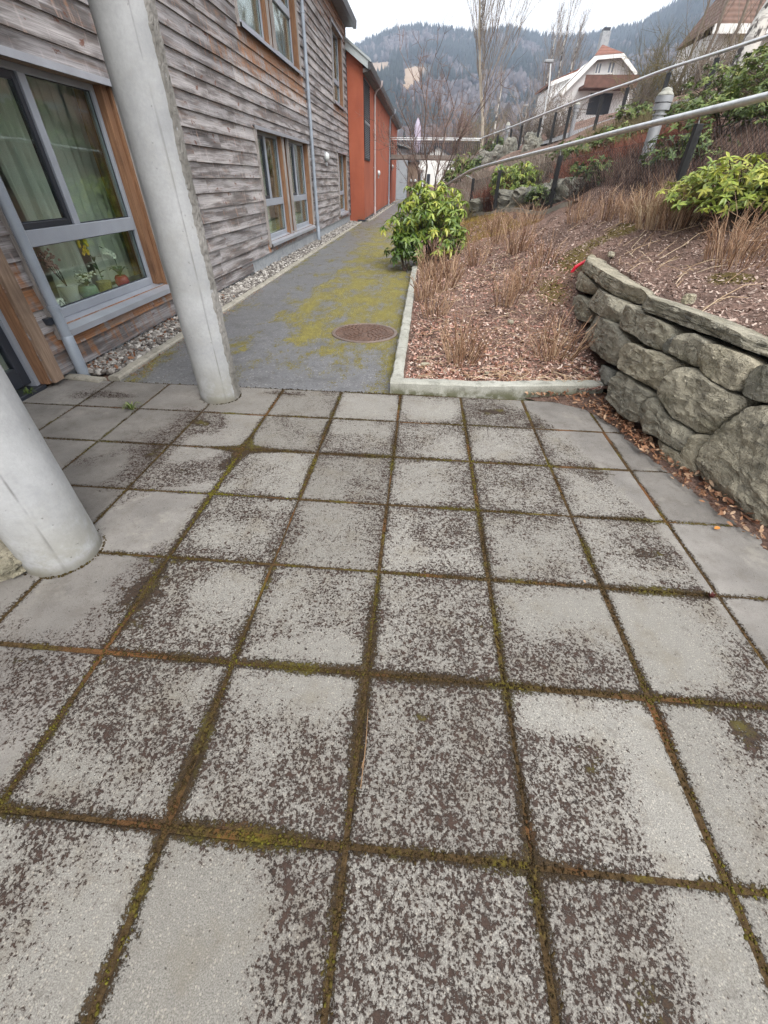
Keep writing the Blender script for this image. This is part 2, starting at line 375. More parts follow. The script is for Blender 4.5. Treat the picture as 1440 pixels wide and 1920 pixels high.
def m_stone():
    g = G('field_stone'); tone = g.attr('rnd')
    off = g.N('ShaderNodeVectorMath', operation='ADD'); g.put(off.inputs[0], g.co); cx = g.N('ShaderNodeCombineXYZ')
    g.put(cx.inputs[0], g.math('MULTIPLY', tone, 19.0)); g.put(cx.inputs[2], g.math('MULTIPLY', tone, 7.0)); g.put(off.inputs[1], cx.outputs[0]); V = off.outputs[0]
    n = g.noise(7, 6, .68, vec=V); lay = g.noise(1.0, 5, .6, vec=g.scale((6, 6, 34), V), dist=1.0); f = g.noise(95, 4, .7, vec=V)
    c = g.mix(g.lin(n, .3, .68, 0, 1), (.165, .156, .126), (.50, .47, .385))
    c = g.mix(g.smooth(lay, .52, .68, 0, .55), c, (.125, .125, .112))
    c = g.mix(g.lin(f, .35, .75, 0, .5), c, (.40, .385, .335))
    lich = g.smooth(g.noise(15, 5, .7, vec=V), .60, .68)
    c = g.mix(g.math('MULTIPLY', lich, .45), c, (.42, .43, .38))
    c = g.mix(g.smooth(g.noise(23, 5, .7, vec=V), .60, .68, 0, .6), c, (.070, .066, .055))
    c = g.mix(g.smooth(g.noise(3.3, 4, vec=V), .5, .68, 0, .45), c, (.20, .19, .13))
    c = g.mix(1.0, c, g.ramp(tone, [(0, (.66, .69, .72)), (.5, (.95, .94, .90)), (1, (1.20, 1.15, 1.05))]), 'MULTIPLY')
    h = g.math('ADD', g.math('MULTIPLY', n, 2.2), g.math('ADD', g.math('MULTIPLY', lay, .5), g.math('MULTIPLY', f, .45)))
    cr = g.voro(9, 'DISTANCE_TO_EDGE', vec=g.scale((1, 1, 1.6), V))
    h = g.math('ADD', h, g.smooth(cr, 0, .03, 0, .12))
    return g.out(c, .9, g.bump(h, .034, 1.0), spec=.3)
def m_soil():
    g = G('mulched_soil'); n = g.noise(38, 5, .7); f = g.noise(150, 4, .7); b = g.noise(1.6, 3); ms = g.attr('moss')
    c = g.mix(g.lin(n, .3, .7, 0, 1), (.060, .038, .030), (.34, .215, .17))
    c = g.mix(g.lin(f, .45, .7, 0, .6), c, (.30, .22, .18))
    c = g.mix(g.smooth(b, .42, .62, 0, .55), c, (.070, .045, .036))
    mv = g.smooth(g.math('ADD', ms, g.math('MULTIPLY', g.math('SUBTRACT', n, .5), 1.2)), .42, .6)
    c = g.mix(g.math('MULTIPLY', mv, .85), c, g.mix(n, (.05, .042, .008), (.17, .13, .022)))
    return g.out(c, .95, g.bump(g.math('ADD', n, f), .02, .9), spec=.2)
def m_ground():
    g = G('rough_grass'); n = g.noise(.7, 6, .65); f = g.noise(9, 4)
    c = g.mix(g.lin(n, .3, .7, 0, 1), (.055, .058, .022), (.16, .135, .075)); c = g.mix(g.lin(f, .4, .7, 0, .5), c, (.10, .078, .052))
    return g.out(c, .95, g.bump(f, .05))
def m_render():
    g = G('red_render'); n = g.noise(.8, 5, .6); f = g.noise(140, 3, .6); x, y, z = g.sep()
    c = g.mix(g.lin(n, .3, .7, 0, 1), (.275, .076, .043), (.375, .112, .062))
    c = g.mix(g.smooth(g.noise(1.0, 4, vec=g.scale((2, 6, .5))), .52, .72, 0, .55), c, (.235, .068, .042))
    lo = g.math('MULTIPLY', g.smooth(z, .5, 0.0), g.smooth(g.noise(3, 4), .35, .65))
    c = g.mix(g.math('MULTIPLY', lo, .45), c, (.16, .085, .05))
    return g.out(c, .9, g.bump(f, .003, .5), spec=.25)
def m_glass():
    g = G('window_glass'); nt = g.nt
    t = g.N('ShaderNodeBsdfTransparent'); t.inputs[0].default_value = (.92, .97, .94, 1)
    gl = g.N('ShaderNodeBsdfGlossy'); gl.inputs['Roughness'].default_value = .015; gl.inputs[0].default_value = (.92, .97, .95, 1)
    fr = g.N('ShaderNodeLayerWeight'); fr.inputs[0].default_value = .5; fo = g.math('MULTIPLY_ADD', g.math('POWER', fr.outputs[1], 4.5), .9, .075)
    wob = g.bump(g.noise(1.4, 1), .004, .35); g.put(gl.inputs['Normal'], wob)
    x = g.N('ShaderNodeMixShader'); g.put(x.inputs[0], fo); nt.links.new(t.outputs[0], x.inputs[1]); nt.links.new(gl.outputs[0], x.inputs[2])
    nt.links.new(x.outputs[0], g.o.inputs[0]); return g.m
def m_metal(name, c, rough=.35, metal=.85):
    g = G(name); n = g.noise(9, 5, .6); st = g.noise(1.0, 3, vec=g.scale((3, 3, 60)))
    col = g.mix(g.lin(n, .3, .7, 0, 1), tuple(v*.8 for v in c), tuple(v*1.12 for v in c))
    return g.out(col, g.lin(st, .3, .7, rough*.8, rough*1.4), g.bump(n, .001, .3), metal)
def m_hill():
    g = G('hill_ground'); n = g.noise(.02, 5); cut = g.attr('cut')
    c = g.mix(g.lin(n, .35, .65, 0, 1), (.028, .034, .022), (.085, .070, .062))
    cc = g.mix(g.noise(.12, 4, .7), (.24, .17, .115), (.40, .31, .23))
    return g.out(g.mix(g.smooth(cut, .4, .6), c, cc), 1.0, spec=.1)
def m_tiles(name, a, b):
    g = G(name); x, y, z = g.sep()
    wv = g.N('ShaderNodeTexWave', bands_direction='Z'); g.put(wv.inputs[0], g.co); wv.inputs['Scale'].default_value = 1.6; wv.inputs['Distortion'].default_value = .6
    n = g.noise(5, 4); c = g.mix(g.lin(n, .3, .7, 0, 1), a, b)
    c = g.mix(g.lin(wv.outputs[1], 0, 1, .35, 0), c, tuple(v*.45 for v in a))
    return g.out(c, .85, g.bump(wv.outputs[1], .03))
M_PAVE = m_paving(); M_ASPH = m_asphalt(); M_WOOD = m_wood('weathered_cladding'); M_STONE = m_stone(); M_SOIL = m_soil(); M_GROUND = m_ground()
M_RED = m_render(); M_GLASS = m_glass(); M_HILL = m_hill()
M_COLUMN = m_concrete('column_concrete', (.29, .30, .31), (.45, .46, .47), True)
M_KERB = m_concrete('kerb_granite', (.235, .235, .20), (.40, .40, .36), stain=False)
M_KERB2 = m_concrete('edging_concrete', (.23, .215, .18), (.36, .34, .29), stain=False)
M_ROUGHC = m_concrete('rough_concrete', (.13, .125, .112), (.31, .30, .285), stain=False)
M_PLINTH = m_concrete('plinth_concrete', (.27, .29, .31), (.36, .38, .40), stain=False)
M_ALU = plain('grey_frame_paint', (.275, .30, .345), .42, 0, .08, 4)
M_SILLM = plain('grey_sill_sheet', (.35, .37, .42), .32, .35, .1, 4)
M_DARK = plain('dark_sash', (.022, .026, .036), .35, 0, .1)
M_PIPE = plain('pipe_paint', (.275, .315, .37), .4, .15, .12, 5)
M_FLASH = plain('zinc_flashing', (.34, .35, .38), .35, .5, .12, 4)
M_RAIL = m_metal('galvanised_rail', (.60, .615, .62), .40, .8)
M_BLACK = plain('black_post', (.006, .0065, .008), .6, 0, .2)
M_IRON = m_metal('cast_iron', (.115, .066, .046), .55, .3)
M_ROOFG = plain('pale_metal_roof', (.40, .44, .45), .4, .3, .08, 3)
M_GUTTER = plain('dark_gutter', (.060, .062, .068), .45, .3, .15, 3)
M_SOFFIT = plain('soffit_boards', (.13, .12, .115), .8, 0, .2, 5)
M_INNER = plain('room_plaster', (.62, .62, .56), .9, 0, .06, 2)
M_INDARK = plain('room_dark', (.05, .047, .042), .9, 0, .2, 2)
M_WHITE = plain('white_paint', (.72, .72, .70), .6, 0, .06, 3)
M_GREYW = plain('grey_siding', (.33, .36, .39), .7, 0, .1, 3)
M_TILE = m_tiles('red_roof_tiles', (.165, .070, .050), (.25, .108, .075)); M_TILEB = m_tiles('brown_roof_tiles', (.125, .075, .058), (.20, .12, .09))
M_BOLL = plain('bollard_grey', (.29, .30, .315), .45, .2, .08, 5)
M_CLEAR = plain('lamp_glass', (.55, .58, .58), .2, 0, .05)
def wood_plain(name, a, b):
    g = G(name); gr = g.noise(1.0, 5, .65, vec=g.scale((60, 60, 4)), dist=.7); bl = g.noise(2.3, 4)
    c = g.mix(g.lin(gr, .3, .7, 0, 1), a, b); c = g.mix(g.smooth(bl, .55, .72, 0, .5), c, tuple(v*.55 for v in a))
    return g.out(c, .75, g.bump(gr, .003, .5), spec=.3)
M_ORANGE = wood_plain('sheltered_pine', (.120, .060, .033), (.265, .145, .080))
M_GREYPL = wood_plain('weathered_plank', (.17, .155, .15), (.36, .335, .32))
M_BROWNPL = wood_plain('brown_plank', (.155, .105, .075), (.31, .225, .165))
M_OCHRE = plain('ochre_cloth', (.34, .20, .055), .9, 0, .12, 8)
def m_curtain():
    g = G('sheer_curtain'); n = g.noise(5, 3)
    c = g.mix(n, (.60, .64, .57), (.78, .80, .74)); g.out(c, .9, spec=.1)
    t = g.N('ShaderNodeBsdfTranslucent'); g.put(t.inputs[0], c); x = g.N('ShaderNodeMixShader'); x.inputs[0].default_value = .35
    g.nt.links.new(g.b.outputs[0], x.inputs[1]); g.nt.links.new(t.outputs[0], x.inputs[2]); g.nt.links.new(x.outputs[0], g.o.inputs[0]); return g.m
M_CURT = m_curtain()
M_CHIP = rndmat('bark_chips', [(0, (.06, .032, .025)), (.2, (.21, .098, .072)), (.48, (.40, .22, .17)), (.8, (.54, .375, .305)), (1, (.62, .53, .46))], .9, 60, .3, .2)
M_CHIPG = rndmat('grey_chips', [(0, (.07, .048, .040)), (.22, (.23, .155, .128)), (.6, (.38, .275, .23)), (1, (.52, .43, .37))], .9, 60, .3, .2)
M_LITTER = rndmat('dry_leaves', [(0, (.11, .045, .025)), (.4, (.24, .115, .062)), (.75, (.38, .22, .13)), (1, (.48, .34, .23))], .75, 60, .25, .3, .15)
M_PEB = rndmat('pebbles', [(0, (.085, .075, .07)), (.4, (.19, .175, .16)), (.75, (.32, .30, .275)), (1, (.52, .50, .47))], .8, 70, .3, .3)
M_STEM = rndmat('dead_stems', [(0, (.10, .052, .032)), (.45, (.28, .165, .10)), (1, (.50, .36, .245))], .85, 40, .25, .2)
M_STRAW = rndmat('pale_straw', [(0, (.24, .15, .085)), (.6, (.42, .31, .20)), (1, (.56, .46, .33))], .8, 40, .2, .2)
M_RHODO = rndmat('rhododendron_leaf', [(0, (.032, .066, .012)), (.3, (.085, .15, .022)), (.6, (.185, .255, .038)), (.85, (.30, .375, .062)), (1, (.42, .43, .075))], .36, 20, .15, .5, .18)
M_SHRUB = rndmat('evergreen_leaf', [(0, (.030, .052, .014)), (.4, (.085, .130, .030)), (.75, (.17, .215, .052)), (1, (.28, .28, .09))], .5, 20, .15, .4, .15)
M_DKSTEM = rndmat('shrub_wood', [(0, (.045, .032, .026)), (1, (.13, .095, .075))], .9, 30, .25, .2)
M_HEATH = rndmat('red_twigs', [(0, (.070, .026, .018)), (.5, (.175, .062, .040)), (1, (.29, .125, .085))], .9, 20, .25, .2)
M_PURP = rndmat('dull_twigs', [(0, (.055, .034, .030)), (.5, (.145, .092, .076)), (1, (.27, .20, .16))], .9, 20, .25, .2)
M_TWIG = rndmat('bare_twigs', [(0, (.105, .080, .062)), (.5, (.19, .155, .125)), (1, (.30, .26, .22))], .9, 15, .25, .2)
M_TWIGR = rndmat('reddish_twigs', [(0, (.10, .062, .052)), (1, (.27, .19, .16))], .9, 15, .25, .2)
M_TWIGO = rndmat('olive_twigs', [(0, (.085, .072, .035)), (1, (.21, .175, .095))], .9, 15, .25, .2)
def m_birch():
    g = G('birch_bark'); n = g.noise(1.0, 4, .6, vec=g.scale((6, 6, 3.2))); s = g.noise(1.0, 3, vec=g.scale((3, 3, 14)))
    c = g.mix(g.smooth(n, .46, .56), (.52, .50, .46), (.05, .042, .038)); c = g.mix(g.smooth(s, .58, .66, 0, .6), c, (.16, .14, .13)); return g.out(c, .85, g.bump(n, .02))
M_BIRCH = m_birch()
M_PALEB = plain('pale_bark', (.34, .30, .24), .9, 0, .3, 3)
M_CONIF = rndmat('conifers', [(0, (.012, .018, .019)), (.5, (.021, .029, .029)), (1, (.034, .043, .041))], .95, .3, .2, .1)
M_DECID = rndmat('bare_wood_far', [(0, (.060, .052, .056)), (.5, (.095, .082, .086)), (1, (.145, .128, .130))], .95, .3, .2, .1)
M_MOSS = rndmat('moss_tufts', [(0, (.026, .018, .009)), (.5, (.060, .042, .017)), (.75, (.085, .074, .014)), (1, (.135, .125, .020))], 1.0, 160, .35, .1)
def m_joint():
    g = G('joint_moss_soil'); n = g.noise(60, 5, .7); b = g.noise(3.1, 3); r_ = g.noise(2.3, 3)
    c = g.mix(g.lin(n, .3, .7, 0, 1), (.030, .020, .011), (.095, .062, .030)); c = g.mix(g.smooth(r_, .52, .66, 0, .8), c, (.15, .070, .030))
    c = g.mix(g.smooth(g.math('ADD', g.math('MULTIPLY', b, .7), g.math('MULTIPLY', n, .3)), .50, .64), c, g.mix(n, (.045, .040, .008), (.135, .115, .020)))
    return g.out(c, 1.0, g.bump(n, .008, 1.0), spec=.1)
M_JOINT = m_joint()
#@@GEOMETRY
# ------------------------------------------------------------------ terrain
def wall_x(y):
    return np.interp(y, [-3, -1, .5, 1.2, 1.72, 2.26, 2.63, 3.14, 3.47, 4.2, 4.9, 5.6, 6.3], [4.4, 3.2, 2.45, 2.10, 1.90, 1.73, 1.60, 1.53, 1.56, 1.66, 1.77, 1.87, 1.96])
TP = np.array([(-.1, 7, .06), (.8, 7, .2), (1.5, 7, .38), (-.1, 10, .06), (-.1, 14, .06), (.5, 8, .16), (1.2, 10, .42), (.8, 14, .36), (-.1, 18, .04), (-.1, 30, .05), (-.1, 45, .1),
    (1.43, 16.5, .5), (1.87, 14, .68), (2.7, 11.2, .9), (3.3, 7.2, 1.12), (2.2, 9, .72), (2.5, 7, .82), (1.98, 6.15, .62), (1.85, 4.1, .66), (1.85, 3, .70), (1.95, 2.2, .74), (2.3, 1, .78), (3.2, -1, .8),
    (2.6, 5.5, .80), (3, 4, .92), (4, 3, 1.2), (4.2, 5, 1.32), (5, 8, 1.75), (3.7, 10, 1.62), (4.6, 12, 2.0), (2.9, 13, 1.25), (2.6, 17, 1.2), (2.2, 22, 1.2), (2.8, 33, 1.5), (1, 20, .3), (1, 30, .5),
    (3.9, 27, 2.4), (5.2, 20, 2.65), (6.4, 17, 2.9), (7.15, 14, 2.95), (4.2, 16, 2.0), (9, 10, 3.2), (9, 5, 2.6), (6, 1, 1.7), (7, 27, 3.2), (10, 20, 4.0), (10, 30, 4.1), (4.1, 40, 1.9), (7.8, 40, 3.9), (12, 42, 4.2),
    (20, 40, 7), (20, 20, 6.4), (20, 5, 5), (12, 0, 3), (20, -3, 4.5), (40, 40, 12), (40, 10, 10), (60, 60, 18), (0, 60, .7), (0, 90, 1), (30, 90, 8), (60, 0, 14), (60, 95, 14), (5, -3, 1.2)], float)
def tps_fit(P):
    d = np.linalg.norm(P[:, None, :2]-P[None, :, :2], axis=2); K = np.where(d > 0, d*d*np.log(d+1e-12), 0)+np.eye(len(P))*.02
    A = np.zeros((len(P)+3,)*2); A[:-3, :-3] = K; A[:-3, -3] = 1; A[:-3, -2:] = P[:, :2]; A[-3, :-3] = 1; A[-2:, :-3] = P[:, :2].T
    return np.linalg.solve(A, np.r_[P[:, 2], 0, 0, 0])
TW = tps_fit(TP)
def sst(t): t = np.clip(t, 0, 1); return t*t*(3-2*t)
def ground_z(x, y):
    x = np.atleast_1d(np.asarray(x, float)); y = np.atleast_1d(np.asarray(y, float))
    d = np.sqrt((x[:, None]-TP[None, :, 0])**2+(y[:, None]-TP[None, :, 1])**2)
    T = (np.where(d > 0, d*d*np.log(d+1e-12), 0)@TW[:-3])+TW[-3]+TW[-2]*x+TW[-1]*y
    B = .055+np.clip((y-3.4)/5, 0, 1)*.20*np.clip(x/1.6, 0, 1.2)+np.clip(x, 0, 2)*.012
    s = 1-sst((y-5.2)/1.6)
    left = x < wall_x(y)+.30
    T = np.where(left, T+s*(B-T), T)
    edge = sst((x+.12)/.35)          # level with the kerb along the path
    return np.where(y > 3, .05+(T-.05)*edge, T)
def gz1(x, y): return float(ground_z(x, y)[0])
def grid_axis(parts):
    out = []
    for a, b, st in parts: out += list(np.arange(a, b-1e-6, st))
    return np.array(out+[parts[-1][1]])
gx = grid_axis([(-.11, 5, .07), (5, 10, .3), (10, 62, 2.0)]); gy = grid_axis([(-3, 1, .25), (1, 12, .07), (12, 20, .25), (20, 98, 2.0)])
GX, GY = np.meshgrid(gx, gy); gv = np.stack([GX.ravel(), GY.ravel()], 1); gzv = ground_z(gv[:, 0], gv[:, 1])
near = (gv[:, 0] < 10) & (gv[:, 1] < 20)
rough = np.array([fbm((p[0]*2.2, p[1]*2.2, 3)) * .030 + fbm((p[0]*9, p[1]*9, 7))*.010 if q else fbm((p[0]*.3, p[1]*.3, 1))*.18 for p, q in zip(gv, near)])
rough *= np.clip((gv[:, 0]+.11)/.3, 0, 1)
nx, ny = len(gx), len(gy); gi = np.arange(nx*ny).reshape(ny, nx)
gf = np.stack([gi[:-1, :-1], gi[:-1, 1:], gi[1:, 1:], gi[1:, :-1]], -1).reshape(-1, 4)
cxy = gv[gf].mean(1); kerb_y = lambda x: 3.29+np.maximum(0, np.asarray(x)-.55)*.136
keep = ~((cxy[:, 1] < kerb_y(cxy[:, 0])+.07) & (cxy[:, 0] < wall_x(cxy[:, 1])+.30))
def soil_moss(x, y):
    m = np.zeros(len(x))
    for px, py, z, r, s in ((930, 410, .55, .5, .9), (990, 408, .65, .7, .9), (890, 412, .45, .6, 1.0), (1060, 412, .7, .5, .6), (1110, 475, .62, .16, 1.1), (1085, 495, .5, .2, .9), (1060, 520, .38, .3, .8), (1160, 455, .75, .25, .9), (1370, 525, .8, .16, 1.0), (1200, 440, .8, .3, .7), (1030, 565, .2, .35, .6)):
        p = onz(px, py, z); m = np.maximum(m, s*np.exp(-((x-p[0])**2+(y-p[1])**2*.35)/(r*r)))
    return m
structure(mk('planting_slope', np.c_[gv, gzv+rough], gf[keep], M_SOIL, smooth=True, attrs={'moss': soil_moss(gv[:, 0], gv[:, 1])}))
def rect_sheet(name, x0, x1, y0, y1, z, m, step=None, attrs=None):
    if step is None:
        return mk(name, [(x0, y0, z), (x1, y0, z), (x1, y1, z), (x0, y1, z)], [(0, 1, 2, 3)], m)
    xs = np.arange(x0, x1+step*.5, step); ys = np.arange(y0, y1+step*.5, step); X, Y = np.meshgrid(xs, ys); i = np.arange(X.size).reshape(X.shape)
    F = np.stack([i[:-1, :-1], i[:-1, 1:], i[1:, 1:], i[1:, :-1]], -1).reshape(-1, 4)
    V = np.stack([X.ravel(), Y.ravel(), np.full(X.size, z)], 1)
    return mk(name, V, F, m, attrs={k: f(V[:, 0], V[:, 1]) for k, f in (attrs or {}).items()})
structure(rect_sheet('ground', -680, 1280, -150, 1340, -.35, M_GROUND))

# ------------------------------------------------------------------ paving
MB_ = [  # photograph px of the moss patches, radii in metres, strength
    (270, 1120, .16, .22, .9), (330, 1055, .18, .12, .9), (170, 1290, .25, .22, .45), (425, 868, .12, .16, 1.3), (350, 885, .16, .10, 1.5), (375, 792, .14, .12, 2.2), (290, 845, .08, .26, 2.0), (640, 1010, .22, .2, .25), (660, 920, .2, .2, .15),
    (820, 1000, .25, .2, .3), (900, 1190, .13, .2, .75), (770, 1180, .2, .2, .3), (790, 1335, .05, .035, .8), (860, 1450, .25, .2, .38), (560, 1470, .22, .16, .35), (570, 1760, .14, .2, .5), (800, 1760, .28, .25, .40),
    (1090, 1440, .12, .11, .85), (1110, 1560, .17, .11, .65), (1000, 1500, .1, .12, .35), (1160, 1760, .15, .22, .75), (1230, 1880, .10, .10, .8), (1130, 1690, .15, .08, .6), (1400, 1370, .07, .12, .9), (1395, 1250, .10, .16, .55),
    (1215, 1035, .16, .10, .75), (1300, 1060, .10, .12, .4), (960, 900, .22, .22, .55), (925, 772, .17, .12, 1.7), (1000, 795, .12, .07, 1.5), (880, 790, .08, .05, .6), (1120, 885, .17, .14, .65), (1030, 1230, .22, .10, .45), (1100, 1260, .16, .06, .4), (760, 900, .18, .2, .2),
    (690, 830, .2, .12, .2), (540, 738, .16, .035, 1.3), (560, 780, .2, .08, -.1), (250, 1400, .12, .16, .35), (60, 1290, .18, .22, .40), (60, 1620, .10, .14, .45), (200, 740, .25, .06, 1.2), (500, 960, .2, .1, .2), (400, 1180, .2, .12, .25),
    (600, 1280, .22, .09, -.5), (210, 1780, .16, .22, -.6), (420, 1760, .10, .22, -.6), (1300, 1480, .10, .25, -.8), (1370, 1760, .12, .3, -.9), (1060, 1140, .2, .08, -.55), (1030, 1350, .14, .07, -.55), (700, 765, .2, .1, -.4), (815, 768, .2, .1, -.5), (590, 1060, .2, .05, -.2), (1180, 1160, .14, .1, -.4),
    (640, 1220, .2, .05, -.35), (1250, 1220, .16, .14, -.45), (1290, 930, .2, .3, -.7)]
MBW = [(*onz(a, b)[:2], c, d, e) for a, b, c, d, e in MB_]
def clean_f(x, y):
    right = sst((x-np.interp(y, [0, .9, 1.4, 1.75, 2.1, 2.6, 3.0, 3.3], [1.35, 1.35, 1.32, 1.30, 1.22, 1.10, 0.95, .72]))/.05)
    left = sst((-1.12-x)/.06)*np.where((x > -1.63) & (y > 1.75), .55, 1.0)
    near_top = sst((y-2.75)/.1)*.25*(x < .1)
    return np.clip(np.maximum(np.maximum(right, left), near_top), 0, 1)
def moss_f(x, y):
    m = np.array([.56+.42*fbm((a*3.1, b*3.1, 4.4), 3) for a, b in zip(x, y)])
    for a, b, c, d, e in MBW: m += 1.12*e*np.exp(-(((x-a)/c)**2+((y-b)/d)**2))
    m *= 1-.95*clean_f(x, y)*np.where((x < -1.1) & (m > .75), .2, 1)
    ii = np.floor((x-JX0)/.5); jj = np.floor((JY0-y)/.5); m += (np.sin(ii*12.9+jj*78.2)*43758.5 % 1-.5)*.10
    return np.clip(m, 0, 1.1)
MT_ = [(270, 1110, .13, .22, .95), (330, 1050, .20, .05, .8), (245, 1170, .10, .08, .8), (425, 868, .06, .13, 1.0), (350, 885, .16, .07, .7), (375, 792, .13, .08, 1.0), (290, 845, .06, .2, .9), (540, 738, .14, .03, 1.0), (925, 772, .16, .07, 1.1), (1000, 797, .12, .05, 1.0), (870, 790, .05, .06, .8),
    (1120, 885, .16, .07, .75), (960, 905, .16, .10, .55), (1030, 872, .2, .03, .7), (1215, 1040, .14, .07, .8), (900, 1195, .08, .12, .6), (790, 1338, .04, .03, 1.0), (1400, 1370, .07, .08, 1.0), (1110, 1440, .10, .07, .7), (1230, 1890, .08, .08, .8), (700, 1150, .04, .14, .7), (480, 960, .12, .05, .4), (620, 1045, .18, .04, .5), (200, 740, .22, .03, .7), (60, 1240, .14, .08, .6), (170, 1290, .12, .10, .5), (1050, 1230, .16, .04, .5), (860, 1260, .2, .03, .5)]
MTW = [(*onz(a, b)[:2], c, d, e) for a, b, c, d, e in MT_]
def mat_f(x, y):
    m = np.full(len(x), .12)
    for a, b, c, d, e in MTW: m = np.maximum(m, e*np.exp(-(((x-a)/c)**2+((y-b)/d)**2)))
    return np.clip(m, 0, 1)
def joint_f(x, y):
    f = np.array([fbm((a*1.7, b*1.7, 5.5)) for a, b in zip(x, y)])
    w = .0135+.016*f
    w = np.where(x < -1.12, .006+.003*f, w)
    w = np.where(clean_f(x, y)*(x > 0) > .5, .002+.006*np.maximum(f, 0), w)
    for px, py, r, s in ((450, 845, .12, .055), (440, 1000, .10, .01), (700, 1150, .16, .014), (470, 1590, .25, .005), (820, 1610, .3, .005), (1010, 1560, .2, .014), (290, 1100, .12, .018), (370, 1450, .16, .012)):
        p = onz(px, py); w = w+s*np.exp(-((x-p[0])**2+(y-p[1])**2)/(r*r))
    return w
NSUB = 16; sv = []; sf = []; tone = []; lo = .006
us = np.r_[0, .012, np.linspace(.04, .96, NSUB-3), .988, 1]; us = us*(.5-2*lo)+lo; nu = len(us)
for i in range(-6, 8):
    for j in range(-1, 9):
        if i < -5 and j < 0: continue
        x0 = JX0+.5*i; y0 = JY0-.5*(j+1)
        if x0 > 2.2 or j < 0: continue
        h = rng.normal(0, .0016); tx, ty = rng.normal(0, .003, 2); tn = rng.random(); o = len(sv)
        jx, jy = rng.normal(0, .0025, 2)
        kk = (.25-.0012)/(.25-lo) if i >= 4 else (.25-.003)/(.25-lo) if i < -1 else 1.0
        for b_ in range(nu):
            for a_ in range(nu):
                e = min(a_, nu-1-a_, b_, nu-1-b_); zz = h+tx*(us[a_]-.25)+ty*(us[b_]-.25)-(.005 if e == 0 else 0)
                sv.append((x0+.25+(us[a_]-.25)*kk+jx*(i < 4), y0+.25+(us[b_]-.25)*kk+jy*(i < 4), zz)); tone.append(tn)
        for b_ in range(nu-1):
            for a_ in range(nu-1): k = o+b_*nu+a_; sf.append((k, k+1, k+nu+1, k+nu))
        ring = [a_ for a_ in range(nu)]+[k*nu+nu-1 for k in range(1, nu)]+[(nu-1)*nu+a_ for a_ in range(nu-2, -1, -1)]+[k*nu for k in range(nu-2, 0, -1)]
        o2 = len(sv)
        for k in ring: p = sv[o+k]; sv.append((p[0], p[1], -.04)); tone.append(tn)
        n_ = len(ring)
        for q in range(n_): sf.append((o+ring[q], o2+q, o2+(q+1) % n_, o+ring[(q+1) % n_]))
sv = np.array(sv)
pave = structure(mk('paving', sv, np.array(sf), M_PAVE, attrs={'moss': moss_f(sv[:, 0], sv[:, 1]), 'clean': clean_f(sv[:, 0], sv[:, 1]), 'tone': np.array(tone), 'joint': joint_f(sv[:, 0], sv[:, 1]), 'mat': mat_f(sv[:, 0], sv[:, 1])}))
structure(rect_sheet('paving_bed', -3.7, 2.5, -1.8, 3.27, -.0035, M_JOINT))
# moss tufts growing in the joints
iv, if_ = ico(1); T = []
for k in range(44000):
    if rng.random() < .5: x = JX0+.5*rng.integers(-5, 5)+rng.normal(0, .006); y = rng.uniform(-.1, 3.25)
    else: y = JY0-.5*rng.integers(0, 7)+rng.normal(0, .006); x = rng.uniform(-2.8, 1.5)
    T.append((x, y))
ring_n = 0
for cx_, cy_, r_ in ((-1.575, 3.06, .156), (-1.615, 1.255, .164)):
    for k in range(420):
        a = rng.uniform(0, 6.28)
        if fbm((math.cos(a)*2+cx_, math.sin(a)*2, 3)) > -.05: T.append((cx_+(r_+abs(rng.normal(0, .006)))*math.cos(a), cy_+(r_+abs(rng.normal(0, .006)))*math.sin(a))); ring_n += 1
T = np.array(T); jwv = joint_f(T[:, 0], T[:, 1]); jwv[-ring_n:] = .012; ok = rng.random(len(T)) < np.clip((jwv-.004)/.018, 0, 1)*.8; ok[-ring_n:] = True; T = T[ok]; jwv = jwv[ok]
T[:-ring_n] += rng.normal(0, 1, T[:-ring_n].shape)*jwv[:-ring_n, None]*.34
s = .0016+.0042*rng.random(len(T))**2
gtone = np.array([fbm((a*1.4, b*1.4, 9.1))*.6+.40 for a, b in T])+rng.normal(0, .13, len(T))
stuff(scatter('joint_moss', iv, if_, np.c_[T, np.r_[np.full(len(T)-ring_n, -.002), np.full(ring_n, .001)]], rotmats(*(rng.uniform(0, 6.28, (3, len(T))))), s[:, None]*rng.uniform(.7, 1.3, (len(T), 3))*np.array([1, 1, .75]), M_MOSS, rnd=np.clip(gtone, 0, 1), jitter=.22),
      'brown and green moss growing in the joints between the slabs', 'moss')
EB = np.array([onz(a, b)[:2] for a, b in ((985, 742), (1090, 768), (1150, 800), (1200, 850), (1250, 893), (1310, 940), (1380, 998), (1440, 1055), (1500, 1120))]); EB = EB[np.argsort(EB[:, 1])]
def edge_x(y): return np.interp(y, np.r_[-1.5, EB[:, 1]], np.r_[3.6, EB[:, 0]])
# soil strip between slabs and stone wall
ys = np.linspace(-1.5, 3.45, 240); sxv = []
for y in ys:
    xr = wall_x(y)+.2; xl = edge_x(y)+.012*math.sin(y*9)+.010*math.sin(y*23)
    for k in range(5): sxv.append((xl-.03+(xr-xl+.03)*k/4, min(y, float(kerb_y(xl-.03+(xr-xl+.03)*k/4))-.004) if xl-.03+(xr-xl+.03)*k/4 < 1.6 else y, (-.012, .004, .014, .022, .03)[k]+fbm((y*14, k*3.3, 4))*.006*(k < 3)))
sxf = [(r*5+k, r*5+k+1, r*5+k+6, r*5+k+5) for r in range(239) for k in range(4)]
structure(mk('soil_strip', sxv, sxf, M_SOIL, smooth=True, attrs={'moss': np.zeros(len(sxv))}))

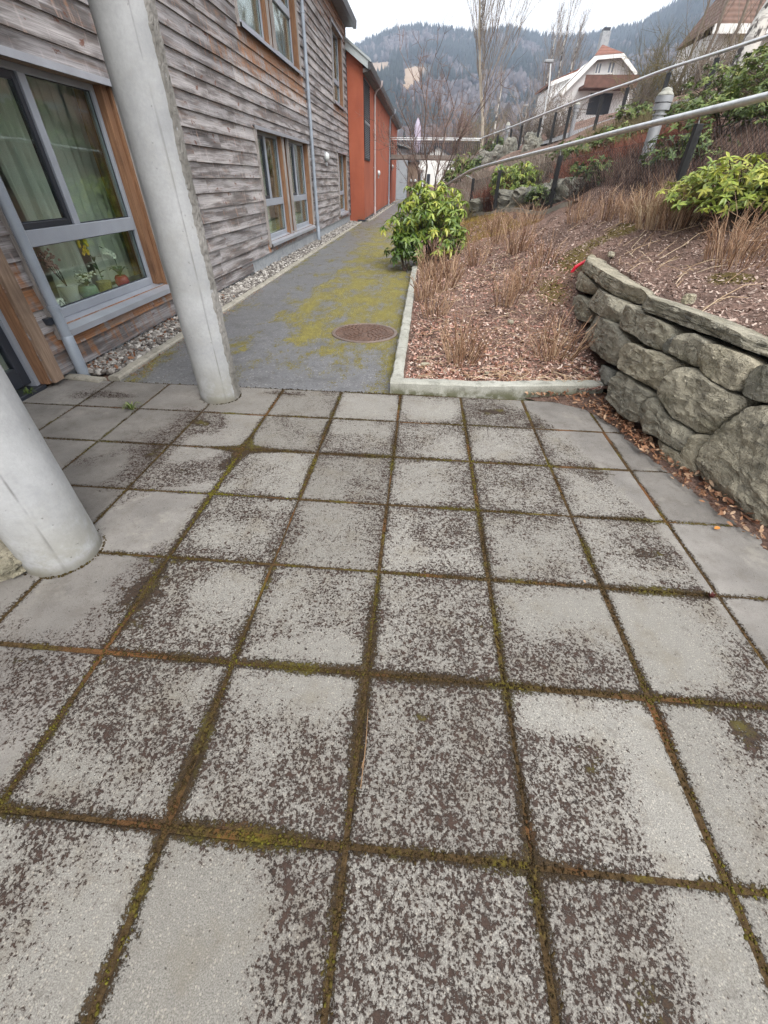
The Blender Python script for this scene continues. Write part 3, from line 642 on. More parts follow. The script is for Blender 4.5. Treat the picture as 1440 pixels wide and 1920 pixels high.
# ------------------------------------------------------------------ asphalt path, edgings, pebbles
AM = [(700, 470, .5, 1.2, .75), (690, 500, .55, 1.4, .8), (740, 520, .25, 1.0, .7), (640, 570, .35, .9, .6), (690, 560, .4, .8, .65), (560, 570, .25, .5, .5), (620, 545, .3, 1.2, .4), (700, 590, .25, .4, .6), (740, 690, .12, .25, .65), (715, 665, .15, .2, .55), (565, 640, .12, .15, .6), (540, 600, .2, .3, .45), (455, 655, .06, .22, .75), (450, 640, .08, .2, .6), (600, 610, .25, .3, .5), (735, 610, .08, .25, .7), (640, 660, .2, .15, .3),
      (700, 430, .9, 1.5, .75), (725, 445, .6, 1.6, .6), (665, 455, .3, 1.4, .35), (700, 412, .8, 3, .4), (660, 600, .2, .3, .4), (640, 700, .2, .1, .15), (675, 730, .3, .05, .2)]
AMW = [(*onz(a, b)[:2], c, d, e) for a, b, c, d, e in AM]
def amoss(x, y):
    m = .26+.33*sst((x+1.9)/.7)*sst((y-3.4)/1.2)+.30*np.exp(-((x+.22)/.13)**2)+.22*np.exp(-((x+2.52)/.10)**2)
    for a, b, c, d, e in AMW: m += e*.36*np.exp(-(((x-a)/(c*1.3))**2+((y-b)/(d*1.3))**2))
    return np.clip(m, 0, .78)
pa = rect_sheet('path', -2.57, -.13, 3.262, 46, -.006, M_ASPH, .08, {'moss': amoss}); structure(pa)
co = np.zeros(len(pa.data.vertices)*3); pa.data.vertices.foreach_get('co', co); co = co.reshape(-1, 3)
co[:, 2] += np.array([fbm((p[0]*1.3, p[1]*.8, 2))*.006 for p in co]) * np.clip((co[:, 1]-3.3)/.4, 0, 1); pa.data.vertices.foreach_set('co', co.ravel().astype(np.float32)); pa.data.update()
def kerb(name, pts, w_, z0, z1, m, label, stone=1.1, amp=.004):
    """a row of dressed kerb stones, small gaps, rough faces"""
    mb = MB()
    for (ax, ay), (bx, by) in zip(pts[:-1], pts[1:]):
        L = math.hypot(bx-ax, by-ay); n = max(1, round(L/stone)); tx, ty = (bx-ax)/L, (by-ay)/L; nx_, ny_ = ty, -tx
        for k in range(n):
            s0, s1 = L*k/n+(.004 if k else 0), L*(k+1)/n-.004*(k < n-1); ns = max(2, int((s1-s0)/.06)); V = []; ring = [(0, z0), (0, z1-.012), (.012, z1), (w_*.5, z1+.002), (w_-.012, z1), (w_, z1-.012), (w_, z0)]
            dz = rng.normal(0, .002)
            for i in range(ns+1):
                s = s0+(s1-s0)*i/ns
                for (o, z) in ring:
                    p = (ax+tx*s+nx_*o, ay+ty*s+ny_*o, z); q = fbm((p[0]*7, p[1]*7, z*9))*amp*1.2+fbm((p[0]*25, p[1]*25, z*25))*amp*.6
                    V.append((p[0]+nx_*q*(1 if o > w_*.5 else -1), p[1]+ny_*q*(1 if o > w_*.5 else -1), z+q*.8+dz))
            F = [(i*7+j, i*7+j+1, i*7+j+8, i*7+j+7) for i in range(ns) for j in range(6)]+[tuple(range(7))[::-1], tuple(ns*7+j for j in range(7))]
            mb.add(V, F, rng.random())
    o = mb.obj(name, m); tag(o, label, 'kerb'); rebase(o, (*pts[0], 0)); return o
kerb('granite_kerb', [(-.20, 3.275), (.55, 3.29), (1.58, 3.43)][::-1], .105, -.05, .098, M_KERB, 'rough grey granite kerb across the near end of the bark bed', .9, .007)
kerb('granite_kerb', [(-.20, 3.30), (-.19, 6.8), (-.18, 11.5)], .10, -.05, .095, M_KERB, 'long pale granite kerb between the mossy asphalt path and the bark bed', 1.0, .006)
kerb('concrete_edging', [(-2.68, 3.30), (-2.66, 7), (-2.64, 20.3)], .10, -.05, .022, M_KERB2, 'worn concrete edging strip between pebbles and path along the wooden house', 1.0, .006)
kerb('concrete_edging', [(-3.18, 3.37), (-2.70, 3.30)], .09, -.05, .02, M_KERB2, 'short concrete edging piece at the foot of the grey downpipe', .5, .006)
kerb('concrete_edging', [(-2.33, 20.6), (-2.24, 34), (-2.2, 42)], .08, -.05, .03, M_KERB2, 'narrow concrete edging beside the pebbles below the red wall', 1.0, .004)
structure(rect_sheet('pebble_bed', -3.3, -2.6, 3.3, 42, -.03, M_SOIL))
i2, f2 = ico(2)
def pebbles(name, n, x0, x1, y0, y1, sub, label, s0=.014, s1=.030, pw=1.0):
    pv, pf = ico(sub); y = y0+(y1-y0)*rng.random(n)**pw; x = rng.uniform(x0, x1, n); sc = rng.uniform(s0, s1, n)
    S = sc[:, None]*np.stack([rng.uniform(.7, 1.4, n), rng.uniform(.8, 1.3, n), rng.uniform(.5, .8, n)], 1)
    o = scatter(name, pv, pf, np.c_[x, y, -.022+rng.random(n)*.03+sc*.3], rotmats(rng.normal(0, .5, n), rng.normal(0, .5, n), rng.uniform(0, 6.28, n)), S, M_PEB, smooth=False, jitter=.09); stuff(o, label, 'pebbles')
pebbles('pebbles', 3400, -3.12, -2.69, 3.42, 8, 2, 'pale broken pebbles filling the strip under the big window')
pebbles('pebbles', 3800, -3.12, -2.67, 8, 20.3, 1, 'pale pebbles in the strip along the far wooden wall')
pebbles('pebbles', 1500, -2.44, -2.30, 20.7, 40, 1, 'grey pebbles in the narrow strip below the red wall', .02, .04)
# fallen leaves and bark
def leaf_proto():
    V = []; F = []
    for i in range(5):
        t = i/4; w_ = math.sin(math.pi*min(1, t*.96+.02))**.8*.5
        for j in (-1, 0, 1): V.append((t-.5, j*w_*.62, .10*abs(j)*w_*2+.14*(t-.5)**2))
    for i in range(4):
        for j in range(2): k = i*3+j; F.append((k, k+1, k+4, k+3))
    return np.array(V), np.array(F)
LV, LF = leaf_proto()
cv = np.array([(-.5, -.5, .02), (0, -.42, -.05), (.5, -.5, .03), (-.46, .5, .0), (.03, .44, -.04), (.5, .38, .05)]); cf = np.array([(0, 1, 4, 3), (1, 2, 5, 4)])
def chips(name, n, m, sampler, label, s0, s1, lift=.006, proto=(cv, cf), cat='bark mulch', tilt=.35, asp=(.25, .6), rn=None):
    P = sampler(n); n = len(P); sc = s0*(s1/s0)**(rng.random(n)**1.3)
    z = ground_z(P[:, 0], P[:, 1]) if P.shape[1] == 2 else P[:, 2]
    rg = np.array([fbm((a*2.2, b*2.2, 3))*.030+fbm((a*9, b*9, 7))*.010 for a, b in P[:, :2]]) * np.clip((P[:, 0]+.11)/.3, 0, 1) if P.shape[1] == 2 else 0
    S = np.stack([sc, sc*rng.uniform(*asp, n), sc], 1)
    o = scatter(name, proto[0], proto[1], np.c_[P[:, :2], z+rg+lift*rng.random(n)+.002], rotmats(rng.normal(0, tilt, n), rng.normal(0, tilt, n), rng.uniform(0, 6.28, n)), S, m, rnd=rn, jitter=.08); stuff(o, label, cat)
def samp_bed(n):
    P = np.c_[rng.uniform(-.08, 2.3, n), 3.40+10.5*rng.random(n)**1.8]; return P[P[:, 0] < wall_x(P[:, 1])+.05]
def samp_up(n):
    P = np.c_[1.75+3.6*rng.random(n)**1.3, 1.2+8.5*rng.random(n)**1.2]; return P[(P[:, 0] > wall_x(P[:, 1])+.22) | (P[:, 1] > 6.4)]
chips('bark_mulch', 30000, M_CHIP, samp_bed, 'reddish bark chips covering the bed behind the granite kerb', .014, .050)
chips('bark_mulch', 36000, M_CHIPG, samp_up, 'dull bark chips on the slope above the stone wall', .012, .045, asp=(.18, .5))
def samp_edge(n):
    y = 1.3+2.12*rng.random(n)**.6; xl = edge_x(y)-.02; xr = wall_x(y)+.04
    x = xl+(xr-xl)*rng.random(n)**.8; y = np.minimum(y, kerb_y(x)-.02); return np.c_[x, y, .012+.02*rng.random(n)]
chips('leaf_litter', 850, M_LITTER, samp_edge, 'dry tan leaves gathered at the foot of the stone wall', .02, .055, .02, (LV, LF), 'fallen leaves', .45, (.5, .85))
def samp_k(n): return np.c_[-2.55+rng.random(n)**2*.12, 3.4+5*rng.random(n)**1.5, np.full(n, .002)]
chips('leaf_litter', 500, M_LITTER, samp_k, 'brown leaf crumbs along the edging strip by the asphalt', .01, .028, .006, (LV, LF), 'fallen leaves', .3, (.4, .8))
def samp_p(n): return np.c_[rng.uniform(-3.1, -2.7, n), 3.45+3*rng.random(n)**1.4, .005+.02*rng.random(n)]
chips('leaf_litter', 240, M_LITTER, samp_p, 'rust brown leaves among the pebbles below the big window', .03, .06, .02, (LV, LF), 'fallen leaves', .5, (.5, .85), rng.random(240)*.55)
def samp_s(n):
    P = np.c_[rng.uniform(0, 1.7, n), 3.42+1.6*rng.random(n)**1.4]; return P[P[:, 0] < wall_x(P[:, 1])-.02]
chips('leaf_litter', 420, M_LITTER, samp_s, 'curled pale leaves lying on the bark by the kerb', .025, .06, .015, (LV, LF), 'fallen leaves', .4, (.4, .8))
def one_leaf(name, px, py, z, s, rot, rn, label):
    p = onz(px, py, z); o = mk(name, (LV*np.array([s, s*.8, s]))@np.array(rotmats(np.array([.1]), np.array([.05]), np.array([rot]))[0]).T+np.array([p[0], p[1], z+.006]), LF, M_LITTER if rn >= 0 else M_ORANGELEAF, attrs={'rnd': np.full(len(LV), abs(rn))}); tag(o, label, 'leaf'); rebase(o, p)
M_ORANGELEAF = plain('orange_leaf', (.52, .22, .05), .6, 0, .2, 60); M_REDLEAF = plain('dark_red_leaf', (.10, .022, .018), .7, 0, .3, 60)
one_leaf('fallen_leaf', 1343, 992, .004, .045, .5, -1, 'single orange leaf on the bare grey slab near the stone wall')
one_leaf('fallen_leaf', 1095, 1092, .004, .02, 1.5, .9, 'tiny pale leaf in the joint right of the centre')
mb = MB()
for k in range(7):
    a = k*.9; p = onz(1330, 1120); V = (LV*np.array([.03, .022, .03]))@np.array(rotmats(np.array([.8*math.sin(a)]), np.array([-.9]), np.array([a]))[0]).T+np.array([p[0]+.009*math.cos(a), p[1]+.009*math.sin(a), .012]); mb.add(V, [tuple(f) for f in LF], 0)
o = mb.obj('dead_blossom', M_REDLEAF); tag(o, 'crumpled dark red dead blossom lying on the slab edge at right', 'blossom'); rebase(o, onz(1330, 1120))
# straws
def straw(pa_, pb_, z, r, label):
    a, b = onz(*pa_, z), onz(*pb_, z); m_ = (a+b)/2+np.array([.004, .0, .006]); o = MB().tube([a, m_, b], [r, r, r*.6], 5).obj('straw', M_STRAW); tag(o, label, 'straw'); rebase(o, a)
straw((676, 1478), (690, 1330), .007, .0016, 'long pale straw lying along the central joint')
straw((678, 1440), (684, 1400), .009, .0014, 'short pale straw beside the longer one in the central joint')
def tuft(name, c, n, h, spread, m, label, cat, group=None):
    mb = MB()
    for k in range(n):
        a = rng.uniform(0, 6.28); t = rng.uniform(.2, 1)*spread; hh = h*rng.uniform(.5, 1); d = np.array([math.cos(a), math.sin(a), 0]); s = np.array([-d[1], d[0], 0])*.0035; c_ = np.array(c)+d*rng.uniform(0, .012)
        P = [c_, c_+d*t*.35+np.array([0, 0, hh*.7]), c_+d*t*.8+np.array([0, 0, hh]), c_+d*t*1.25+np.array([0, 0, hh*.75])]
        V = []; 
        for q, wd in zip(P, (1, 1.2, .8, .1)): V += [q-s*wd, q+s*wd]
        mb.add(V, [(0, 1, 3, 2), (2, 3, 5, 4), (4, 5, 7, 6)], rng.random())
    o = mb.obj(name, m); tag(o, label, cat, group); rebase(o, c); return o
M_GRASS = rndmat('weed_grass', [(0, (.06, .105, .025)), (.6, (.14, .20, .055)), (1, (.27, .30, .12))], .6, 40, .2, .3, .2)
tuft('weed', onz(248, 768), 42, .06, .07, M_GRASS, 'small green weed tuft in a slab joint beyond the near column', 'weed')
tuft('weed', onz(58, 742), 36, .07, .06, M_GRASS, 'green weed at the foot of the door post behind the near column', 'weed')
# ------------------------------------------------------------------ stone wall
ST = [  # outlines of the boulders (photograph pixels = 1040 + a/3.2, 440 + b/3.2), depth, tone
 ([(145, 165), (190, 120), (250, 165), (330, 225), (400, 270), (472, 320), (460, 395), (400, 392), (320, 335), (240, 265), (170, 210)], .34, .75),
 ([(125, 240), (170, 218), (245, 280), (240, 340), (180, 350), (130, 305)], .25, .5),
 ([(200, 365), (260, 315), (330, 350), (412, 405), (390, 500), (350, 525), (270, 480), (205, 425)], .3, .9),
 ([(110, 385), (150, 355), (205, 390), (218, 450), (185, 525), (130, 495), (105, 440)], .25, .6),
 ([(195, 530), (230, 468), (300, 488), (380, 540), (462, 640), (405, 765), (372, 795), (290, 748), (220, 675), (188, 605)], .32, .55),
 ([(380, 485), (440, 410), (520, 448), (620, 498), (705, 560), (690, 640), (640, 695), (560, 668), (480, 605), (388, 560)], .32, .6),
 ([(458, 400), (495, 343), (620, 383), (760, 438), (900, 488), (1040, 548), (1180, 608), (1300, 655), (1520, 745), (1520, 850), (1300, 755), (1200, 715), (1050, 648), (900, 598), (760, 548), (620, 488), (500, 435)], .36, .35),
 ([(405, 700), (465, 645), (560, 680), (660, 710), (745, 765), (695, 850), (645, 955), (560, 915), (470, 855), (392, 795)], .32, .8),
 ([(655, 655), (720, 605), (750, 640), (705, 712), (655, 705)], .2, .5),
 ([(692, 650), (800, 583), (900, 622), (928, 660), (868, 740), (845, 795), (760, 755), (690, 705)], .3, .65),
 ([(922, 650), (1050, 678), (1195, 760), (1185, 850), (1115, 935), (1060, 938), (960, 885), (850, 805), (866, 735)], .32, .8),
 ([(635, 935), (700, 850), (790, 788), (880, 818), (960, 878), (1070, 948), (1148, 978), (1135, 1045), (1015, 1135), (960, 1205), (880, 1200), (760, 1135), (678, 1045)], .36, .7),
 ([(312, 880), (370, 812), (440, 838), (520, 898), (605, 962), (545, 1035), (505, 1118), (440, 1118), (385, 1065), (315, 955)], .32, .75),
 ([(275, 780), (330, 800), (345, 850), (312, 910), (282, 870)], .22, .5),
 ([(503, 1085), (560, 998), (620, 973), (680, 1058), (760, 1128), (845, 1192), (825, 1295), (780, 1318), (700, 1275), (600, 1210), (525, 1185)], .32, .55),
 ([(600, 1225), (720, 1288), (800, 1312), (850, 1200), (948, 1215), (875, 1350), (862, 1445), (790, 1448), (700, 1398), (640, 1320)], .26, .6),
 ([(862, 1365), (920, 1248), (1000, 1148), (1130, 1058), (1200, 1012), (1350, 1040), (1440, 1200), (1440, 1500), (1400, 1810), (1280, 1795), (1150, 1710), (1000, 1600), (885, 1505)], .42, .7),
 ([(1120, 945), (1190, 805), (1280, 775), (1400, 800), (1440, 1000), (1280, 1015), (1180, 990)], .32, .45),
 ([(1290, 775), (1330, 762), (1540, 860), (1560, 1060), (1430, 1020), (1400, 830)], .3, .6)]
BAT = .21
def on_wall(px, py):
    d = ray(px, py); o = np.array([0, 0, EYE])
    F = lambda t: d[0]*t-(wall_x(d[1]*t)+BAT*(EYE+d[2]*t))
    lo = .2; hi = None
    for t in np.arange(.2, 14, .03):
        if F(t) > 0: hi = t; break
        lo = t
    if hi is None: return None
    for _ in range(30):
        m_ = (lo+hi)/2
        if F(m_) > 0: hi = m_
        else: lo = m_
    return o+d*hi
sw = thing('stone_wall', 'curved dry stone retaining wall of large grey boulders at right', 'stone wall', (1.65, 3.2, 0))
def catmull(P, m=8):
    P = np.array(P); n = len(P); out = []
    for i in range(n):
        a, b, c, d = P[i-1], P[i], P[(i+1) % n], P[(i+2) % n]
        for k in range(m):
            t = k/m; out.append(.5*((2*b)+(c-a)*t+(2*a-5*b+4*c-d)*t*t+(3*b-a-3*c+d)*t**3))
    return np.array(out)
def boulder(name, poly3, depth, tone, parent, m, seed, bulge=1.0):
    """rounded block whose front outline is poly3 (points on the wall face), running depth metres into the bank"""
    P = np.array(poly3); c = P.mean(0)
    yy = np.clip(c[1], -.5, 6.2); dx = float(wall_x(yy+.15)-wall_x(yy-.15))/.3; Tn = np.array([dx, 1, 0])/math.hypot(dx, 1)
    Up = np.array([BAT*.8, 0, 1]); Up -= Tn*Up.dot(Tn); Up /= np.linalg.norm(Up); Nn = -np.cross(Tn, Up)*1.0
    if Nn[0] > 0: Nn = -Nn          # outward = towards the path (-x)
    uv = np.stack([(P-c)@Tn, (P-c)@Up], 1); off = (P-c)@Nn
    B = catmull(uv, 7); n = len(B); A = abs(.5*np.sum(B[:, 0]*np.roll(B[:, 1], -1)-B[:, 1]*np.roll(B[:, 0], -1))); sz = math.sqrt(A); bl = min(.075, .20*sz)*bulge
    rings = [(.78, -depth), (.88, -depth*.8), (.96, -depth*.5), (.970, -bl*2.4), (.974, -bl*1.4), (.972, -bl*.7), (.963, -bl*.1), (.948, bl*.3), (.925, bl*.58), (.90, bl*.74), (.82, bl*.84), (.76, bl*.9), (.68, bl*.93), (.6, bl*.95), (.51, bl*.97), (.42, bl*.98), (.32, bl*.99), (.22, bl), (.12, bl)]
    V = []
    for r, d in rings:
        for q in B: V.append(c+Tn*q[0]*r+Up*q[1]*r+Nn*(d))
    V.append(c+Nn*bl); V.append(c-Nn*depth); V = np.array(V)
    F = [(i*n+k, i*n+(k+1) % n, (i+1)*n+(k+1) % n, (i+1)*n+k) for i in range(len(rings)-1) for k in range(n)]
    F += [((len(rings)-1)*n+k, (len(rings)-1)*n+(k+1) % n, len(rings)*n) for k in range(n)]+[((k+1) % n, k, len(rings)*n+1) for k in range(n)]
    r2 = np.random.default_rng(seed*13+5)
    for q in range(14):        # flat split faces: push back whatever stands in front of a few tilted planes
        an = r2.uniform(0, 6.28); tl = r2.uniform(.12, .85) if q else .05; nn = Nn*math.cos(tl)+(Tn*math.cos(an)+Up*math.sin(an))*math.sin(tl); o_ = ((V-c)@nn).max()*r2.uniform(.80, .97) if q else bl*.70
        hgt = (V-c)@nn-o_; V = V-np.where(hgt > 0, hgt*.93, 0)[:, None]*nn
    for i, p in enumerate(V):
        s = seed*3.7; a = fbm((p[0]*5+s, p[1]*5, p[2]*5), 3); b = fbm((p[0]*17+s, p[1]*17, p[2]*22), 3); st_ = mn.voronoi(Vector((p[0]*7+s, p[1]*7, p[2]*10)))[0]; e = st_[1]-st_[0]
        dirv = p-(c-Nn*depth*.45); dirv = dirv/(np.linalg.norm(dirv)+1e-6)*.5+Nn*.5
        rg = 1-abs(fbm((p[0]*9+s, p[1]*9, p[2]*13+s), 4))*2; V[i] = p+dirv*(a*.011+b*.012+(rg-.5)*.009+(min(e, .30)-.18)*.012)*min(1, sz*3)
    o = mk(name, V, F, m, parent, True, {'rnd': np.full(len(V), tone)}); o.data.set_sharp_from_angle(angle=R(17)); return o
for k, (pl, dp, tn) in enumerate(ST):
    P = [on_wall(1040+a/3.2, 440+b/3.2) for a, b in pl]
    boulder('stone', P, dp, float(np.clip(tn+rng.normal(0, .28), 0, 1)), sw, M_STONE, k+1)
for row, (z0, z1, dp) in enumerate(((-.02, .30, .36), (.31, .56, .32), (.57, .74, .36))):       # the wall goes on past the edge of the photo
    y = (1.68, 1.80, 2.08)[row]
    while y > -.95:
        L = rng.uniform(.42, .62)*(1.5 if row == 2 else 1); P = []
        for u, v in ((0, .12), (.12, 0), (.5, -.02), (.88, .02), (1, .15), (1.01, .8), (.9, .98), (.5, 1.02), (.1, .97), (-.01, .8)):
            yy = y-L*u+rng.normal(0, .012); zz = z0+(z1-z0)*v+rng.normal(0, .008); P.append(np.array([float(wall_x(yy))+BAT*zz, yy, zz]))
        boulder('stone', P, dp, float(rng.uniform(.2, .9)), sw, M_STONE, 60+row*9+int(y*10)); y -= L+.015
# dark earth packed behind the stones
mb = MB(); V = []; ys = np.linspace(-1, 6.1, 50)
for y in ys:
    tz = gz1(wall_x(y)+.4, y)-.05; x = wall_x(y)
    V += [(x+.12, y, -.1), (x+.12+BAT*tz, y, tz-.06), (x+.45, y, tz-.02), (x+.45, y, -.1)]
F = [(i*4+j, i*4+(j+1) % 4, (i+1)*4+(j+1) % 4, (i+1)*4+j) for i in range(49) for j in range(4)]
M_EARTH = plain('dark_earth', (.030, .024, .019), .95, 0, .4, 12, .01)
mb.add(V, F).obj('earth_core', M_EARTH, sw)
def rock(name, c, s, rz, tone, label=None, cat='rock', sub=3, m=None, parent=None, group=None, seed=1, bury=.25):
    pv, pf = ico(sub); V = pv.copy(); V = np.sign(V)*np.abs(V)**.72
    out = []
    for p in V:
        a = fbm((p[0]*1.1+seed*5, p[1]*1.1, p[2]*1.1), 3)*.30+(1-abs(fbm((p[0]*2.6+seed, p[1]*2.6, p[2]*2.6), 4))*2)*.12+fbm((p[0]*6+seed, p[1]*6, p[2]*6), 3)*.06-.1; out.append(p*(1+a))
    V = np.array(out)*np.array(s); M = np.array(Matrix.Rotation(rz, 3, 'Z')); V = V@M.T+np.array(c)+np.array([0, 0, s[2]*(1-bury)])
    o = mk(name, V, pf, m or M_STONE, parent, True, {'rnd': np.full(len(V), tone)}); o.data.set_sharp_from_angle(angle=R(26))
    if label: tag(o, label, cat, group); rebase(o, c)
    return o
rock('boulder', onz(2, 1068), (.13, .13, .08), .4, .7, 'mossy grey boulder at the left edge beside the nearest column', 'boulder', 4, seed=3, bury=.2)
rock('stone', (*onz(797, 686, .06)[:2], .06), (.045, .028, .016), .2, 1, 'flat pale green stone on the bark in the near left corner of the bed', 'stone', 3, seed=4)
p = onz(1300, 541, .82); rock('stone', (p[0], p[1], gz1(p[0], p[1])+.02), (.045, .04, .035), .9, 1, 'pale grey stone lying on the slope above the wall', 'stone', 3, seed=8)
for k, (px, py, z, s, lb) in enumerate(((957, 607, .12, .035, 'small blue grey stone in the middle of the bark bed'), (1140, 498, .62, .05, 'blue grey stone next to the far end of the cap stone'), (1122, 492, .62, .04, 'small pale stone touching the far tip of the wall'), (912, 702, .07, .02, 'small white stone on the bark just behind the front kerb'))):
    p = onz(px, py, z); rock('stone', (p[0], p[1], gz1(p[0], p[1])+.01), (s, s*.8, s*.6), k, .9, lb, 'stone', 3, seed=11+k)
# red plastic stake tucked under the cap stone
pa_, pb_ = on_wall(1083, 522), on_wall(1092, 504); pb_ = pb_+np.array([-.10, -.02, .02]); pa_ = pa_+np.array([-.13, -.04, .01])
mb = MB(); mb.tube([pa_, pa_+(pb_-pa_)*.15, pb_, pb_+(pb_-pa_)*.9+np.array([.10, 0, -.02])], [.012, .021, .021, .019], 10)
o = mb.obj('plastic_stake', plain('red_plastic', (.55, .012, .035), .35, 0, .08)); tag(o, 'bright red plastic stake sticking out under the cap stone', 'stake'); rebase(o, pa_)

# ------------------------------------------------------------------ concrete columns
def column(c, rad, h, label, seed, rough=False, group='round concrete columns'):
    root = thing('concrete_column', label, 'column', c, group)
    n = 160; V = []; F = []; zs = np.r_[np.linspace(-.03, h, 120)]
    for z in zs:
        for k in range(n):
            a = 2*math.pi*k/n; r = rad+fbm((math.cos(a)*.8+seed, math.sin(a)*.8, z*1.4))*.003
            for s0 in (2.2, 5.42): r -= .0018*math.exp(-((a-s0-.02*math.sin(z*4))/.03)**2)      # form seams
            V.append((c[0]+r*math.cos(a), c[1]+r*math.sin(a), z))
    m = len(zs)
    F = [(i*n+k, i*n+(k+1) % n, (i+1)*n+(k+1) % n, (i+1)*n+k) for i in range(m-1) for k in range(n)]+[tuple((m-1)*n+k for k in range(n))]
    an = np.arctan2(np.array(V)[:, 1]-c[1], np.array(V)[:, 0]-c[0]) % (2*math.pi); zz = np.array(V)[:, 2]
    sa = np.zeros(len(V))
    for s0 in (5.42, 2.2): sa = np.maximum(sa, np.exp(-((an-s0-.03*np.sin(zz*2.1+s0))/.020)**2))
    mk('shaft', V, F, M_COLUMN, root, True, {'seam': sa})
    if rough:   # strip of broken, unfinished concrete down the side facing the path
        V = []; nk = 22; zs = np.linspace(0.0, h, 420)
        for z in zs:
            for k in range(nk):
                t = k/(nk-1); a = R(-21)+R(50)*t; e = min(t, 1-t)
                q = fbm((a*9+3, z*26, 4), 3)*.006+fbm((a*4, z*7, 9), 3)*.004; wob_ = fbm((z*5, 1, 2))*.07+fbm((z*26, 4, 2))*.06
                V.append((c[0]+(rad-.003+min(1, e*7)*(.007+max(-.006, q)))*math.cos(a+wob_*(1-t)), c[1]+(rad-.003+min(1, e*7)*(.007+max(-.006, q)))*math.sin(a+wob_*(1-t)), z))
        F = [(i*nk+k, i*nk+k+1, (i+1)*nk+k+1, (i+1)*nk+k) for i in range(len(zs)-1) for k in range(nk-1)]
        mk('rough_strip', V, F, M_ROUGHC, root, False)
    mb = MB(); mb.v = []; 
    return root
column((-1.575, 3.06, 0), .150, 3.05, 'farther round concrete column with a rough broken strip down its right side', 2, True)
column((-1.615, 1.255, 0), .158, 3.05, 'nearer round concrete column, smooth and cut by the left edge', 9)

# ------------------------------------------------------------------ wooden house
WX = -3.05; HB = 5.28; ROW = .165; Z0 = .05
house = thing('wooden_house', 'long two storey house clad in weathered grey boards on the left', 'house', (-6, 10, 0))
HOLES = [(3.42, 5.32, .38, 2.03), (9.40, 13.50, .38, 2.03), (17.75, 19.75, .38, 2.03), (9.30, 13.35, 3.185, 5.0), (17.55, 19.55, 3.185, 4.835), (1.95, 3.09, -.2, 2.19)]
YA, YB = -2.5, 20.42
WARM = [(3.3, 5.4, .20, .40, 1.25), (3.3, 5.3, .02, .2, .55), (9.3, 13.6, .2, .40, .75), (9.2, 13.6, 2.75, 3.2, 1.05), (8, 13.8, 2.5, 2.8, .55), (13.6, 20.4, 4.75, 5.3, .95), (17.5, 19.6, 2.85, 3.2, .9), (17.6, 19.8, .2, .4, .7), (13.6, 17.6, 4.2, 4.8, .30), (-2, 3.42, .55, .62, .9), (2.9, 3.42, .72, .90, .9), (2.9, 3.42, 1.1, 1.2, .8), (6, 9, 2.6, 3.4, .30), (3, 6, 2.1, 2.6, .14), (6.5, 9.4, .9, 1.0, .25), (19.7, 20.5, 2.6, 3.2, .6)]
V = []; F = []; rn = []; wm = []
BV = []; BF = []
k = 0
while Z0+ROW*k < HB:
    z0 = Z0+ROW*k; z1 = min(z0+ROW, HB+.02); zm = (z0+z1)/2
    if z0 < .2: spans = [(YA, 8.3)]
    else: spans = [(YA, YB)]
    for (a, b, c, d) in HOLES:
        if c < zm < d:
            ns = []
            for s, e in spans:
                if b <= s or a >= e: ns.append((s, e)); continue
                if a > s: ns.append((s, a))
                if b < e: ns.append((b, e))
            spans = ns
    for s, e in spans:
        o = len(BV); BV += [(WX-.028, s, z0), (WX-.028, e, z0), (WX-.028, e, z1), (WX-.028, s, z1)]; BF.append((o, o+1, o+2, o+3))
        cuts = [s]; y = s+rng.uniform(.8, 4.2)
        while y < e-.6: cuts.append(y); y += rng.uniform(2.2, 4.6)
        cuts.append(e)
        for c0, c1 in zip(cuts[:-1], cuts[1:]):
            n = max(2, int((c1-c0)/.11)); tn = np.clip(rng.normal(.5, .22), 0, 1); o = len(V); dz = rng.normal(0, .0014); dx = abs(rng.normal(0, .003)); c0_ = c0+(.0015 if c0 > s else 0); c1_ = c1-(.0015 if c1 < e else 0)
            for i in range(n+1):
                y = c0_+(c1_-c0_)*i/n; bow = fbm((y*1.1, k*3.1, tn*9))*.0016; w0 = fbm((y*2.0, k*1.7+tn*5, 3))
                wv = .05
                for (ya, yb, za, zb, st_) in WARM:
                    if ya < y < yb and za-.05 < zm < zb+.05: wv = max(wv, st_*.92*(1-.5*max(0, (zb-zm)/(zb-za))))
                for (px_, pz_) in ((WX+.004, z1+.010), (WX+.010, z0+ROW*.6), (WX+.024+dx, z0+dz+bow), (WX+.004, z0+dz+bow)):
                    V.append((px_+bow*.5, y, pz_)); rn.append(tn)
                wm += [wv, wv, wv*.8, wv*.8]
            for i in range(n):
                q = o+i*4
                for j in range(3): F.append((q+j, q+4+j, q+5+j, q+1+j))
            F.append((o, o+1, o+2, o+3)); F.append((o+n*4+3, o+n*4+2, o+n*4+1, o+n*4))
    k += 1
mk('cladding', V, F, M_WOOD, house, False, {'rnd': rn, 'warm': wm})
mk('wall', BV, BF, M_INDARK, house)
mb = MB(); mb.box(-3.35, WX-.005, 8.3, 20.40, -.1, .205).box(-3.35, WX-.012, 3.3, 8.3, -.1, .055); mb.obj('plinth', M_PLINTH, house)
mb = MB()   # end wall facing the red house, far corner board
mb.box(-9, WX-.03, YB-.05, YB, 0, HB); mb.obj('end_wall', M_GREYPL, house)
mb = MB(); mb.box(WX-.02, WX+.032, YB-.005, YB+.035, .2, HB, 0, .004); mb.obj('corner_board', M_DARK, house)
